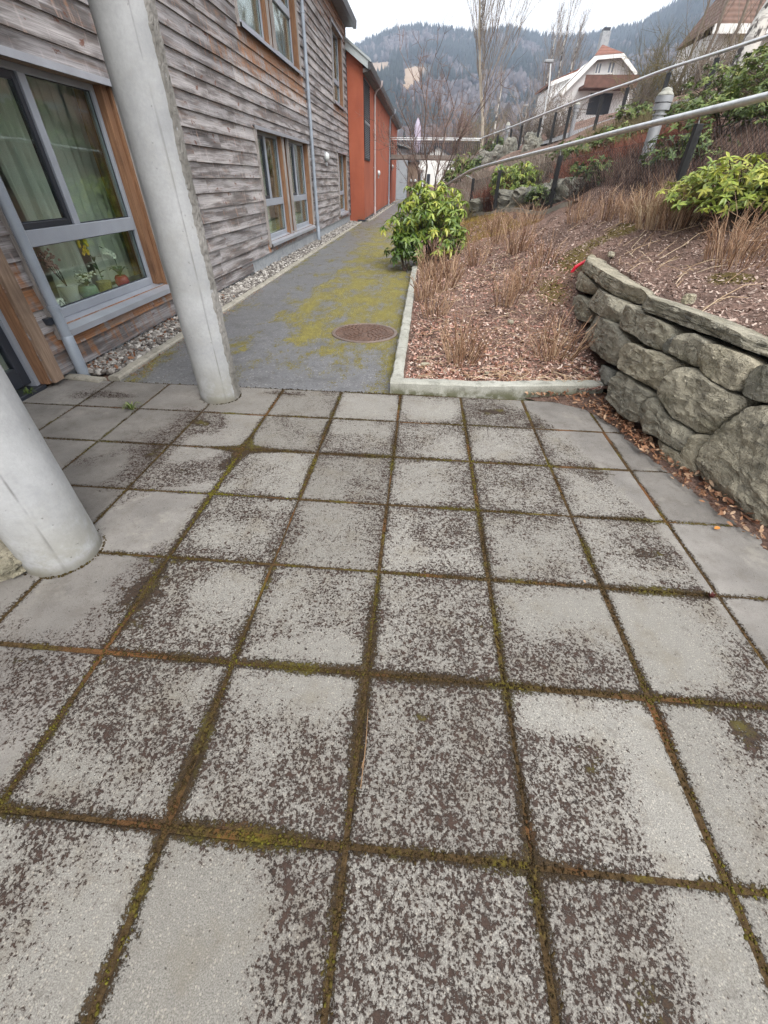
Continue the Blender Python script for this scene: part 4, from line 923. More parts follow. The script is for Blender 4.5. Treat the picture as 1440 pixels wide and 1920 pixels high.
# eave, roof
mb = MB(); mb.prism([(-3.07, HB-.02), (-2.76, HB-.02), (-2.76, HB+.01), (-3.07, HB+.01)], 1, YA, YB+.12); mb.obj('soffit', M_SOFFIT, house)
mb = MB(); mb.prism([(-2.775, HB-.05), (-2.67, HB-.05), (-2.655, HB+.13), (-2.775, HB+.13)], 1, YA, YB+.16); mb.obj('gutter', M_GUTTER, house)
mb = MB(); mb.prism([(-2.72, HB+.135), (-2.72, HB+.19), (-8.0, HB+2.25), (-13.4, HB+.19), (-13.4, HB+.135), (-8.0, HB+2.19)], 1, YA, YB+.14); mb.obj('roof', M_ROOFG, house)
mb = MB(); mb.prism([(-9.0, 3.07), (-1.32, 3.07), (-1.32, 3.3), (-9.0, 3.3)], 1, -2.4, 3.12) if False else None
mb = MB(); mb.box(-3.02, -1.30, -2.4, 3.32, 3.05, 3.22, 0, .01); mb.obj('canopy', M_PLINTH, house)
# windows
def window(y0, y1, z0, z1, units, casing_l, casing_r, sill_ext=.06, flash=True, transom=None, mids=True, room=True, double=False):
    xf = WX-.085         # face of the frames
    fr = MB()
    ft = .048
    panes = []; sashes = []
    for ua, ub in units:
        tz = z0+.075; 
        fr.box(xf-.06, xf, ua, ua+ft, tz, z1, 0, .003).box(xf-.06, xf, ub-ft, ub, tz, z1, 0, .003)
        fr.box(xf-.06, xf, ua+ft, ub-ft, z1-.045, z1, 0, .003).box(xf-.06, xf+.008, ua+ft, ub-ft, tz, tz+.07, 0, .003)
        w_ = ub-ua
        if transom:
            fr.box(xf-.06, xf+.01, ua+ft, ub-ft, transom-.055, transom+.055, 0, .003); lo = transom+.055
            panes.append((ua+ft, ub-ft, tz+.07, transom-.055))
        else: lo = tz+.07
        if mids:
            ym = ua+w_*.47
            fr.box(xf-.06, xf+.006, ym-.04, ym+.04, lo, z1-.045, 0, .003)
            sashes.append((ua+ft, ym-.04, lo, z1-.045)); panes.append((ym+.04, ub-ft, lo, z1-.045))
        else: panes.append((ua+ft, ub-ft, lo, z1-.045))
    f = fr.obj('window', M_ALU, house)
    for (a, b, c, d) in sashes:
        s = MB(); t = .045; x0, x1 = xf-.065, xf-.012
        s.box(x0, x1, a+.002, a+t, c+.002, d-.002, 0, .003).box(x0, x1, b-t, b-.002, c+.002, d-.002, 0, .003).box(x0, x1, a+t, b-t, d-t, d-.002, 0, .003).box(x0, x1, a+t, b-t, c+.002, c+t, 0, .003)
        s.obj('sash', M_DARK, f)
        panes.append((a+t, b-t, c+t, d-t))
    for (a, b, c, d) in panes:
        MB().box(xf-.040, xf-.030, a+.001, b-.001, c+.001, d-.001).obj('pane', M_GLASS, f)
    g = MB()     # rubber gaskets
    for (a, b, c, d) in panes:
        for q in ((a, a+.008, c, d), (b-.008, b, c, d), (a+.008, b-.008, c, c+.008), (a+.008, b-.008, d-.008, d)): g.box(xf-.030, xf-.022, *q)
    g.obj('gasket', M_DARK, f)
    def pc(nm, m, *q, bev=.003): MB().box(*q, 0, bev).obj(nm, m, f)
    pc('casing', M_ORANGE, xf-.05, WX+.012, y1, y1+.03, z0+.02, z1+.02)
    pc('side_board', M_GREYPL, WX-.03, WX+.05, y0-casing_l, y0-.002, z0-.03, z1+.02)
    pc('side_board', M_GREYPL, WX-.02, WX+.045, y1+.032, y1+.032+casing_r, z0-.02, z1+.02)
    for (ua, ub), (va, vb) in zip(units[:-1], units[1:]):
        pc('casing', M_ORANGE, xf-.05, WX-.01, ub+.002, ub+.055, z0+.06, z1); pc('casing', M_ORANGE, xf-.05, WX-.01, va-.055, va-.002, z0+.06, z1)
        pc('back_board', M_GREYPL, xf-.09, xf-.075, ub-.05, va+.05, z0, z1)
        pc('side_board', M_GREYPL, WX-.03, WX+.03, ub+.058, ub+.085, z0+.02, z1); pc('side_board', M_GREYPL, WX-.03, WX+.03, va-.085, va-.058, z0+.02, z1)
    sl_ = MB(); ya, yb = y0-.01, y1+sill_ext
    sl_.prism([(xf-.06, z0+.074), (xf+.008, z0+.074), (WX+.085, z0+.025), (WX+.085, z0-.022), (WX+.08, z0-.022), (WX+.08, z0+.018), (xf-.06, z0+.05)], 1, ya, yb); sl_.obj('sill', M_SILLM, f)
    if flash:
        MB().prism([(WX-.03, z1+.055), (WX+.055, z1+.045), (WX+.06, z1-.005), (WX+.055, z1-.005), (WX+.05, z1+.035), (WX-.03, z1+.045)], 1, y0-casing_l-.03, y1+.05+casing_r).obj('flashing', M_FLASH, f)
        MB().box(xf-.055, WX-.0, y0, y1, z1+.001, z1+.03).obj('head_board', M_BROWNPL, f)
    if room:
        rx = WX-2.6; r = MB()
        ry0, ry1, rz0, rz1 = y0-.35, y1+(1.3 if y1 < 6 else .5), z0-.30, z1+.35
        x1 = xf-.10
        V = [(rx, ry0, rz0), (rx, ry1, rz0), (rx, ry1, rz1), (rx, ry0, rz1), (x1, ry0, rz0), (x1, ry1, rz0), (x1, ry1, rz1), (x1, ry0, rz1)]
        r.add(V, [(0, 1, 2, 3), (0, 4, 5, 1), (3, 2, 6, 7), (0, 3, 7, 4), (1, 5, 6, 2)])
        u0, u1 = units[0][0]+.01, units[-1][1]-.01   # inner face of the outside wall round the opening
        r.add([(x1, ry0, rz0), (x1, u0, rz0), (x1, u0, rz1), (x1, ry0, rz1)], [(0, 1, 2, 3)]); r.add([(x1, u1, rz0), (x1, ry1, rz0), (x1, ry1, rz1), (x1, u1, rz1)], [(0, 1, 2, 3)])
        r.add([(x1, u0, rz0), (x1, u1, rz0), (x1, u1, z0+.08), (x1, u0, z0+.08)], [(0, 1, 2, 3)]); r.add([(x1, u0, z1), (x1, u1, z1), (x1, u1, rz1), (x1, u0, rz1)], [(0, 1, 2, 3)])
        r.obj('room', M_INNER, house)
        MB().box(xf-.36, xf-.062, u0-.02, u1+.02, z0+.055, z0+.083, 0, .004).obj('inner_sill', M_WHITE, f)
    return f
w1 = window(3.46, 5.27, .33, 2.03, [(3.47, 5.17)], .10, .035, .02, transom=.985)
MB().box(WX-.15, WX-.02, 5.172, 5.268, .40, 2.03, 0, .002).obj('reveal', M_ORANGE, w1)
w2 = window(9.44, 13.42, .33, 2.03, [(9.47, 11.12), (11.62, 13.38)], .06, .05, .03, transom=.99)
w4 = window(17.80, 19.66, .33, 2.03, [(17.82, 19.6)], .05, .05, .02, transom=.95)
w3 = window(9.34, 13.28, 3.19, 5.0, [(9.38, 11.05), (11.5, 13.2)], .05, .05, .0, transom=4.05)
w5 = window(17.60, 19.50, 3.19, 4.835, [(17.62, 19.42)], .05, .05, .0, transom=3.78)
# door beside the window, corner plank
mb = MB(); mb.box(WX-.16, WX-.06, 3.02, 3.06, .0, 2.19).box(WX-.16, WX-.06, 1.96, 2.03, .0, 2.19); dr = mb.obj('door', M_ALU, house)
d = MB(); x0, x1 = WX-.14, WX-.085
d.box(x0, x1, 2.94, 3.018, .06, 2.15, 0, .004).box(x0, x1, 2.035, 2.13, .06, 2.15, 0, .004).box(x0, x1, 2.13, 2.94, .06, .2, 0, .004).box(x0, x1, 2.13, 2.94, 2.04, 2.15, 0, .004); d.obj('leaf_frame', M_DARK, dr)
MB().box(WX-.118, WX-.108, 2.131, 2.939, .201, 2.039).obj('pane', M_GLASS, dr)
MB().box(WX-.20, WX-.02, 1.95, 3.07, -.05, .03, 0, .004).obj('threshold', M_DARK, dr)
r = MB(); r.add([(-5.4, 1, -.1), (-5.4, 3.4, -.1), (-5.4, 3.4, 2.4), (-5.4, 1, 2.4), (-3.25, 1, -.1), (-3.25, 3.4, -.1), (-3.25, 3.4, 2.4), (-3.25, 1, 2.4)], [(0, 1, 2, 3), (0, 4, 5, 1), (3, 2, 6, 7), (0, 3, 7, 4), (1, 5, 6, 2)]); r.obj('hall', M_INDARK, house)
MB().box(WX-.15, WX+.018, 3.062, 3.092, .03, 2.19, 0, .003).obj('jamb', M_ORANGE, dr)
MB().box(WX-.05, WX+.052, 3.093, 3.205, .03, 2.25, 0, .004).obj('corner_plank', M_BROWNPL, house)
# stepped short boards between the plank and the window follow the cladding rows; downpipe in front of them
def downpipe(y, ztop, x=WX+.075, swan=False, label=None, parent=house, m=M_PIPE, r_=.040):
    mb = MB()
    if swan: pts = [(x+.30, y, ztop+.30), (x+.28, y, ztop+.16), (x+.06, y, ztop), (x, y, ztop-.15), (x, y, .30), (x, y, -.02)]
    else: pts = [(x, y, ztop), (x, y, .30), (x, y, -.02)]
    pts2 = pts[:-2]+[(x, y, .31)]; o = mb.tube(pts2, r_, 16, 0, False).obj('downpipe', m, parent, True)
    MB().tube([(x, y, .33), (x, y, .32), (x, y, -.02)], [r_, r_+.006, r_+.006], 16, 0, False).obj('shoe', m, o, True)
    for z in (.55, 1.75, 3.0, 4.2):
        if z < ztop-.2: MB().tube([(x, y, z-.015), (x, y, z+.015)], r_+.008, 16).box(WX-.02, x-r_*.9, y-.012, y+.012, z-.012, z+.012).obj('bracket', m, o)
    return o
downpipe(3.385, 5.2, WX+.085)
downpipe(13.70, 5.2, WX+.085)
MB().box(WX+.0, WX+.06, 3.30, 3.46, .43, .48, 0, .004).obj('pipe_block', M_DARK, house)
def wall_lamp(c, label, nrm=(1, 0, 0)):
    root = thing('wall_lamp', label, 'lamp', c, 'round wall lamps'); V = []; F = []; n = 24; prof = [(.0, .10), (.045, .095), (.082, .075), (.105, .04), (.11, .012)]
    for r_, d in prof:
        for k in range(n): a = 2*math.pi*k/n; V.append((c[0]+.012+d, c[1]+r_*math.cos(a), c[2]+r_*math.sin(a)))
    F = [(i*n+k, i*n+(k+1) % n, (i+1)*n+(k+1) % n, (i+1)*n+k) for i in range(len(prof)-1) for k in range(n)]
    mk('glass', V, F, M_CLEAR, root, True)
    MB().tube([(c[0]-.03, c[1], c[2]), (c[0]+.02, c[1], c[2])], .122, 28).obj('ring', M_BOLL, root)
    MB().box(c[0]-.02, c[0]+.05, c[1]-.04, c[1]+.04, c[2]-.20, c[2]-.125, 0, .006).obj('base', M_BOLL, root)
wall_lamp((WX+.03, 15.7, 1.86), 'round white wall lamp on the grey boards between two windows')

# curtains and flower pots of the big window
def curtain(name, x, y0, y1, z0, z1, folds, amp, m, label):
    V = []; n = folds*10; nz = 12
    for j in range(nz+1):
        for i in range(n+1):
            t = i/n; y = y0+(y1-y0)*t; V.append((x+amp*math.sin(t*folds*6.283)*(.6+.4*math.sin(t*17+1))+.01*math.sin(j*.7+t*9), y+.012*math.sin(j*.5+t*20), z0+(z1-z0)*j/nz))
    F = [(j*(n+1)+i, j*(n+1)+i+1, (j+1)*(n+1)+i+1, (j+1)*(n+1)+i) for j in range(nz) for i in range(n)]
    o = mk(name, V, F, m, None, True); tag(o, label, 'curtain'); rebase(o, (x, (y0+y1)/2, z0)); return o
curtain('curtain', -3.56, 4.20, 4.72, .42, 2.25, 6, .035, M_CURT, 'pale gathered curtain behind the opening sash of the big window')
curtain('curtain', -3.58, 4.86, 5.52, .42, 2.25, 5, .022, M_CURT, 'thin pale green curtain behind the fixed pane of the big window')
curtain('curtain', -3.55, 5.50, 5.74, .42, 2.25, 3, .018, M_OCHRE, 'ochre brown curtain at the right end of the big window')
curtain('curtain', -3.57, 5.75, 6.2, .42, 2.25, 3, .015, M_CURT, 'pale curtain edge to the right of the ochre one in the big window')
curtain('curtain', -3.50, 10.5, 11.2, .42, 2.25, 6, .022, M_CURT, 'pale curtain behind the left half of the far ground floor window')
curtain('curtain', -3.50, 11.5, 12.3, .42, 2.25, 4, .022, M_OCHRE, 'ochre curtain behind the left unit of the far ground floor window')
curtain('curtain', -3.50, 12.9, 13.6, .42, 2.25, 4, .022, M_CURT, 'pale curtain behind the right unit of the far ground floor window')
M_POTW = plain('white_glaze', (.66, .67, .62), .35, 0, .04, 9); M_POTG = plain('green_glass_bowl', (.17, .27, .19), .12, 0, .2, 20); M_POTY = plain('woven_pot', (.30, .26, .09), .8, 0, .3, 60); M_POTR = plain('red_glaze', (.35, .012, .025), .22, 0, .1, 6)
M_PETW = plain('white_petals', (.68, .70, .60), .7, 0, .08, 40); M_PETY = plain('yellow_petals', (.70, .48, .02), .7, 0, .12, 40); M_PETP = plain('dry_pink_bloom', (.36, .22, .20), .85, 0, .25, 40); M_LEAFG = plain('pot_leaf', (.055, .115, .035), .5, 0, .25, 30)
SZ = .415+.005
def blob(mb, c, r_, n=1, sq=(1, 1, 1)):
    pv, pf = ico(n); mb.add(pv*r_*np.array(sq)*(1+rng.normal(0, .08, (len(pv), 1)))+np.array(c), [tuple(f) for f in pf], rng.random())
def pot_plant(y, pot, leaf_fn, mat_, label, x=-3.285):
    root = thing('potted_plant', label, 'potted plant', (x, y, SZ), 'potted plants on the window sill'); MB().lathe((x, y, SZ), pot, 28).obj('pot', mat_, root, True); leaf_fn(root, np.array([x, y, SZ]))
def strap_leaf(mb, c, a, L, w_, up):
    d = np.array([math.cos(a), math.sin(a), 0]); s = np.array([-d[1], d[0], 0])*w_; V = []
    for t in (0, .3, .6, .85, 1): V += [c+d*L*t*.7+np.array([0, 0, up*math.sin(t*2.2)])-s*math.sin(.3+t*2.7), c+d*L*t*.7+np.array([0, 0, up*math.sin(t*2.2)])+s*math.sin(.3+t*2.7)]
    mb.add(V, [(i*2, i*2+1, i*2+3, i*2+2) for i in range(4)])
# white cone pot with a dry pink bloom
def lf1(root, c):
    st_ = MB(); pe = MB()
    for k in range(7):
        a = k*.9; st_.tube([c+[0, 0, .15], c+[.01*math.cos(a), -.02-.01*k, .26], c+[.02*math.cos(a), -.05-.012*k+.03*math.sin(a), .32+.012*k]], .003, 5)
        for j in range(10): blob(pe, c+np.array([rng.normal(0, .025), -.07-.012*k+rng.normal(0, .03), .33+.014*k+rng.normal(0, .03)]), .012)
    st_.obj('stem', M_DKSTEM, root); pe.obj('bloom', M_PETP, root)
pot_plant(4.02, [(.045, 0), (.05, .01), (.082, .165), (.086, .168), (.078, .16)], lf1, M_POTW, 'white cone pot with a dry pink bloom, second pot from the left in the window')
def lf2(root, c):
    le = MB(); pe = MB()
    for k in range(26): strap_leaf(le, c+[0, 0, .12], rng.uniform(0, 6.28), rng.uniform(.08, .13), .018, rng.uniform(.02, .11))
    for k in range(34): blob(pe, c+np.array([rng.normal(0, .05), rng.normal(0, .065), .20+rng.normal(0, .035)]), rng.uniform(.010, .020), 1, (1, 1, .6))
    le.obj('foliage', M_LEAFG, root); pe.obj('bloom', M_PETW, root)
pot_plant(4.27, [(.05, 0), (.075, .02), (.088, .06), (.082, .105), (.07, .125), (.062, .12)], lf2, M_POTG, 'shiny green glass bowl full of small white flowers')
def lf3(root, c):
    st_ = MB(); pe = MB(); le = MB(); st_.tube([c+[0, 0, .13], c+[.01, -.02, .28], c+[0, -.07, .40]], .005, 6)
    for k in range(6): strap_leaf(le, c+[0, -.02, .15+.035*k], rng.uniform(0, 6.28), .14, .02, rng.uniform(-.02, .10))
    for k in range(16):
        a = k*2.4; blob(pe, c+np.array([.028*math.cos(a), -.09+.045*math.sin(a), .42+.05*math.cos(a*.7)]), .020, 1, (.5, 1, 1))
    st_.obj('stem', M_LEAFG, root); le.obj('foliage', M_LEAFG, root); pe.obj('bloom', M_PETY, root)
pot_plant(4.53, [(.058, 0), (.062, .01), (.068, .11), (.070, .115), (.06, .11)], lf3, M_POTY, 'woven yellow pot with one tall yellow flower')
def lf4(root, c):
    st_ = MB(); pe = MB(); le = MB(); st_.tube([c+[0, 0, .12], c+[.01, -.01, .26], c+[0, -.08, .36], c+[0, -.17, .40]], .004, 6)
    for k in range(7): strap_leaf(le, c+[0, 0, .115], k*.9, .17, .022, .08)
    for k in range(5):
        b = c+np.array([.01, -.02-.036*k, .30+.03*k-.004*k*k])
        for j in range(5): a = j*1.257; blob(pe, b+np.array([.012, .020*math.cos(a), .020*math.sin(a)]), .015, 1, (.35, 1, 1))
    st_.obj('stem', M_LEAFG, root); le.obj('foliage', M_LEAFG, root); pe.obj('bloom', M_PETW, root)
pot_plant(4.84, [(.045, 0), (.062, .02), (.072, .055), (.066, .095), (.050, .118), (.045, .112)], lf4, M_POTR, 'glossy red pot with a white orchid nearest the right end of the sill')
root = thing('planter_cube', 'small white square planter with a thin black strap, leftmost on the window sill', 'planter', (-3.285, 3.78, SZ)); MB().box(-3.34, -3.23, 3.72, 3.85, SZ, SZ+.10, 0, .012).obj('pot', M_POTW, root)
MB().tube([(-3.226, 3.73, SZ+.01), (-3.224, 3.77, SZ+.06), (-3.226, 3.79, SZ+.09), (-3.224, 3.83, SZ+.03)], .0025, 5).obj('strap', M_BLACK, root)
def lf5(root, c):
    le = MB()
    for k in range(30): strap_leaf(le, c+[0, 0, .14], rng.uniform(0, 6.28), rng.uniform(.12, .24), .03, rng.uniform(.05, .25))
    le.obj('foliage', M_LEAFG, root)
pot_plant(9.95, [(.07, 0), (.08, .01), (.11, .16), (.115, .165), (.1, .16)], lf5, M_POTW, 'white pot with green leaves in the far ground floor window')
pot_plant(11.95, [(.06, 0), (.07, .01), (.09, .13), (.095, .135), (.085, .13)], lf5, M_POTY, 'leafy plant in a low yellow pot in the far window, right unit')
# ------------------------------------------------------------------ manhole
mc = onz(685, 624); mc = np.array([-.615, 4.98, 0])
mh = thing('manhole_cover', 'round rusty brown cast iron manhole cover in the mossy asphalt', 'manhole', mc)
MB().lathe(mc+[0, 0, -.03], [(.385, 0), (.385, .032), (.380, .036), (.346, .036), (.342, .031), (.342, 0)], 64).obj('frame', m_metal('worn_iron', (.20, .15, .125), .45, .5), mh)
mb = MB(); mb.lathe(mc+[0, 0, -.03], [(.330, 0), (.330, .026), (.326, .029)], 64)
for ring, n in ((.06, 6), (.115, 12), (.17, 18), (.225, 24), (.28, 30), (.318, 36)):
    for k in range(n):
        a0 = 2*math.pi*(k+.12)/n+ring*3; a1 = a0+2*math.pi*.76/n; V = []
        for z, sh in ((-.002, 0), (.006, .004)):
            for r_ in (ring-.022+sh, ring+.022-sh):
                for a in np.linspace(a0+sh*3, a1-sh*3, 4): V.append((mc[0]+r_*math.cos(a), mc[1]+r_*math.sin(a), mc[2]+z))
        F = [(8+i, 8+i+1, 12+i+1, 12+i) for i in range(3)]+[(i, i+1, 8+i+1, 8+i) for i in range(3)]+[(4+i+1, 4+i, 12+i, 12+i+1) for i in range(3)]+[(0, 8, 12, 4), (3, 7, 15, 11)]
        mb.add(V, F, 0)
mb.obj('cover', M_IRON, mh)

# ------------------------------------------------------------------ red house
red = thing('red_house', 'red rendered house with a long dark eave beyond the wooden house', 'house', (-5, 30, 0))
RX = -2.46; RH = 4.42; RY0, RY1 = 20.5, 41.5
mb = MB(); SL = .58
def gable(x): return RH+(RX-x)*SL
mb.prism([(-8.5, -.1), (RX, -.1), (RX, RH), (-5.5, gable(-5.5)), (-8.5, RH)], 1, RY0, 34.0)
mb.prism([(-8.5, -.1), (RX, -.1), (RX, RH), (-5.5, gable(-5.5)), (-8.5, RH)], 1, 35.7, RY1)
mb.box(-8.5, RX-.5, 34.0, 35.7, -.1, RH)
mb.obj('wall', M_RED, red)
mb = MB(); mb.box(RX-.5, RX-.42, 34.05, 35.65, 0, 2.15).box(RX-.5, RX-.44, 34.05, 35.65, 2.6, 4.3); mb.obj('door', M_DARK, red)
MB().box(RX-.008, RX+.004, 20.5, 34, -.1, .10).box(RX-.3, RX+.004, RY0-.006, RY0+.02, -.1, .06).obj('plinth', M_DARK, red)
mb = MB(); T_ = .24
mb.prism([(RX+.24, RH-.16), (RX+.24, RH+.06), (-5.5, gable(-5.5)+.24), (-5.5, gable(-5.5)+.02)], 1, RY0-.22, RY0-.16); mb.obj('bargeboard', M_ROOFG, red)
mb = MB(); mb.prism([(RX+.30, RH+.02), (RX+.28, RH+.10), (-5.5, gable(-5.5)+.31), (-8.9, RH+.10), (-8.9, RH+.02), (-5.5, gable(-5.5)+.25)], 1, RY0-.26, RY1+.2); mb.obj('roof', M_ROOFG, red)
mb = MB(); mb.prism([(RX+.02, RH-.22), (RX+.20, RH-.18), (RX+.20, RH-.14), (RX+.02, RH-.10)], 1, RY0-.15, RY1+.15); mb.obj('soffit', M_SOFFIT, red)
mb = MB(); mb.prism([(RX+.205, RH-.16), (RX+.30, RH-.16), (RX+.33, RH-.02), (RX+.33, RH+.03), (RX+.205, RH+.03)], 1, RY0-.24, RY1+.25); mb.obj('gutter', M_GUTTER, red)
lv = MB(); lv.box(RX-.02, RX+.006, 20.62, 22.35, 1.95, 4.12); lv.box(RX-.02, RX+.034, 20.58, 20.63, 1.93, 4.14).box(RX-.02, RX+.034, 22.34, 22.39, 1.93, 4.14).box(RX-.02, RX+.034, 20.63, 22.34, 4.09, 4.14).box(RX-.02, RX+.034, 20.63, 22.34, 1.93, 1.98)
lo_ = lv.obj('louvre', M_BLACK, red)
MB().box(RX-.02, RX+.032, 20.63, 22.34, 2.985, 3.05).obj('mid_rail', M_BOLL, lo_)
sl2 = MB()
for k in range(40):
    z = 2.0+k*.052
    if 2.94 < z < 3.06: continue
    sl2.prism([(RX+.007, z+.032), (RX+.026, z), (RX+.030, z+.005), (RX+.009, z+.038)], 1, 20.632, 22.338)
sl2.obj('slats', plain('louvre_slats', (.030, .031, .036), .4, .2, .1), lo_)
downpipe(24.0, 4.18, RX+.07, True, None, red, plain('pale_pipe', (.42, .36, .36), .4, .1, .1))
downpipe(33.0, 4.18, RX+.07, True, None, red, M_PIPE)
wall_lamp((RX+.01, 26.2, 1.58), 'round white wall lamp on the red wall beside its downpipe')
wall_lamp((RX+.01, 36.4, 2.0), 'small white wall lamp at the far door of the red house')

# ------------------------------------------------------------------ buildings past the red house
gh = thing('grey_house', 'low house of grey blocks with a pale roof at the end of the path', 'house', (-2.6, 46, 0))
mb = MB(); mb.box(-7, -1.78, 45, 55, -.3, 3.3)
for k in range(16): mb.box(-2.6, -1.765, 44.99, 45.0, -.1+k*.21, -.1+k*.21+.18)
mb.obj('wall', M_GREYW, gh)
MB().prism([(-7.4, 4.6), (-1.5, 3.28), (-1.5, 3.4), (-7.4, 4.75)], 1, 44.6, 55.4).obj('roof', M_ROOFG, gh)
wb = thing('wood_shed', 'narrow weathered wooden shed front beside the grey block house', 'shed', (-1.4, 47, 0))
mb = MB(); mb.box(-1.74, -.92, 47, 52, -.3, 2.5)
for k in range(8): mb.box(-1.74+k*.103, -1.74+k*.103+.085, 46.96, 47, -.1, 2.48, rng.random())
mb.obj('wall', M_BROWNPL, wb); MB().box(-1.9, -.8, 46.8, 52.2, 2.5, 2.62, 0, .01).obj('roof', M_GUTTER, wb)
for x_ in (-1.42, -1.05): MB().lathe((x_, 46.86, 1.25), [(.02, -.1), (.09, -.06), (.11, .03), (.06, .1), (.02, .11)], 12).obj('lamp', M_CLEAR, wb)
def simple_house(name, label, x0, x1, y0, y1, z0, ze, zr, mw, mr, axis='y', over=.3):
    root = thing(name, label, 'house', ((x0+x1)/2, y0, z0)); xm = (x0+x1)/2
    if axis == 'y':      # gable faces the camera
        MB().prism([(x0, z0), (x1, z0), (x1, ze), (xm, zr), (x0, ze)], 1, y0, y1).obj('wall', mw, root)
        s = (zr-ze)/(xm-x0); MB().prism([(x0-over, ze-over*s+.02), (xm, zr+.02), (x1+over, ze-over*s+.02), (x1+over, ze-over*s+.16), (xm, zr+.18), (x0-over, ze-over*s+.16)], 1, y0-.25, y1+.25).obj('roof', mr, root)
    else:
        ym = (y0+y1)/2
        MB().prism([(y0, z0), (y1, z0), (y1, ze), (ym, zr), (y0, ze)], 0, x0, x1).obj('wall', mw, root)
        s = (zr-ze)/(ym-y0); MB().prism([(y0-over, ze-over*s+.02), (ym, zr+.02), (y1+over, ze-over*s+.02), (y1+over, ze-over*s+.16), (ym, zr+.18), (y0-over, ze-over*s+.16)], 0, x0-.25, x1+.25).obj('roof', mr, root)
    return root
wh = simple_house('white_house', 'white house with a low gable seen under and above the footbridge', -1.0, 2.9, 58, 66, -.3, 2.9, 4.0, M_WHITE, M_GUTTER)
MB().box(-.05, .30, 57.9, 58, .9, 1.8).obj('window', M_DARK, wh)
dh = simple_house('terrace_house', 'dark fronted terrace house with red flower boxes behind the footbridge', -3.0, 1.2, 69, 76, -.3, 3.9, 5.0, plain('dark_boards', (.085, .07, .065), .8), M_GUTTER, 'x')
MB().box(-2.2, .6, 68.75, 69, 3.2, 3.65).obj('flower_box', plain('flower_box_red', (.17, .022, .018), .7, 0, .4, 8), dh)
gr_ = thing('garage', 'grey garage with a dark open doorway left of the white house', 'garage', (-1.2, 55, 0)); MB().box(-1.75, -.55, 55, 60, -.3, 2.1).obj('wall', M_GREYW, gr_); MB().box(-1.55, -.75, 54.96, 55, -.3, 1.7).obj('door', M_DARK, gr_); MB().box(-1.9, -.4, 54.8, 60, 2.1, 2.25).obj('roof', M_WHITE, gr_)
# closed parasol
pc = ony(782, 264, 50); pz = 3.6
ps = thing('closed_parasol', 'closed lilac parasol standing behind the footbridge', 'parasol', (pc[0], 50, 0.3)); MB().tube([(pc[0], 50, .3), (pc[0], 50, pz+.2)], .03, 8).obj('pole', M_BOLL, ps)
V = []; n = 28; prof = [(.14, pz-.35), (.26, pz-.1), (.29, pz+.5), (.26, pz+1.0), (.25, pz+1.35), (.12, pz+1.75), (.03, pz+1.95)]
for r_, z in prof:
    for k in range(n): a = 2*math.pi*k/n; q = r_*(1+.16*math.sin(a*8)); V.append((pc[0]+q*math.cos(a), 50+q*math.sin(a), z))
F = [(i*n+k, i*n+(k+1) % n, (i+1)*n+(k+1) % n, (i+1)*n+k) for i in range(len(prof)-1) for k in range(n)]+[tuple((len(prof)-1)*n+k for k in range(n))]
mk('cover', V, F, plain('lilac_cloth', (.42, .37, .46), .9, 0, .1, 6), ps, True)
MB().box(pc[0]-.3, pc[0]+.3, 49.7, 50.3, -.3, .32, 0, .03).obj('base', M_PLINTH, ps)

# ------------------------------------------------------------------ footbridge
br = thing('footbridge', 'grey footbridge with slim railings from the red house to the slope', 'footbridge', (.4, 35, 2.3))
MB().box(RX-.3, 3.25, 34.3, 35.8, 2.34, 2.56, 0, .01).obj('deck', plain('bridge_deck', (.17, .145, .125), .8, 0, .2, 3), br)
for y in (34.32, 35.76):
    mb = MB(); mb.tube([(RX-.1, y, 3.34), (3.2, y, 3.36)], .020, 8); mb.obj('handrail', M_RAIL, br)
    mb = MB().tube([(RX-.1, y, 3.18), (3.2, y, 3.18)], .014, 6)
    for k in range(48): x = RX+.02+k*.118; mb.tube([(x, y, 2.50), (x, y, 3.17)], .012, 5)
    mb.obj('balusters', M_BLACK, br)
    for k in range(5): x = RX+.05+k*1.38; MB().box(x-.02, x+.02, y-.02, y+.02, 2.42, 3.33).obj('post', M_BLACK, br)
MB().box(3.0, 3.3, 34.4, 35.7, .6, 2.34, 0, .01).obj('pier', M_PLINTH, br)

# ------------------------------------------------------------------ railings of the ramp
def smooth_path(P, n=10):
    P = [np.array(p, float) for p in P]; Q = [2*P[0]-P[1]]+P+[2*P[-1]-P[-2]]; out = []
    for i in range(1, len(Q)-2):
        a, b, c, d = Q[i-1:i+3]
        for k in range(n): t = k/n; out.append(.5*((2*b)+(c-a)*t+(2*a-5*b+4*c-d)*t*t+(3*b-a-3*c+d)*t**3))
    return out+[P[-1]]
f1 = thing('ramp_railing', 'lower railing with black posts, wire mesh and a thick steel handrail above the bark bed', 'railing', (1.87, 14, .65))
FP = [(1.43, 16.5, .50, 1.43), (1.87, 14, .67, 1.60), (2.66, 11.2, .88, 1.80), (3.25, 7.1, 1.05, 1.96), (3.9, 3.4, 1.1, 2.16), (4.3, .8, 1.15, 2.3)]
rail = [(.6, 18.2, 1.20), (1.06, 16.9, 1.47), (1.32, 15.5, 1.62), (1.85, 13.6, 1.76), (2.63, 11.2, 1.93), (3.0, 8.8, 2.02), (3.22, 6.9, 2.06), (3.55, 5.2, 2.13), (3.95, 3.2, 2.22), (4.35, .6, 2.36)]
rp = smooth_path(rail, 12); MB().tube(rp, .037, 16).obj('handrail', M_RAIL, f1, True)
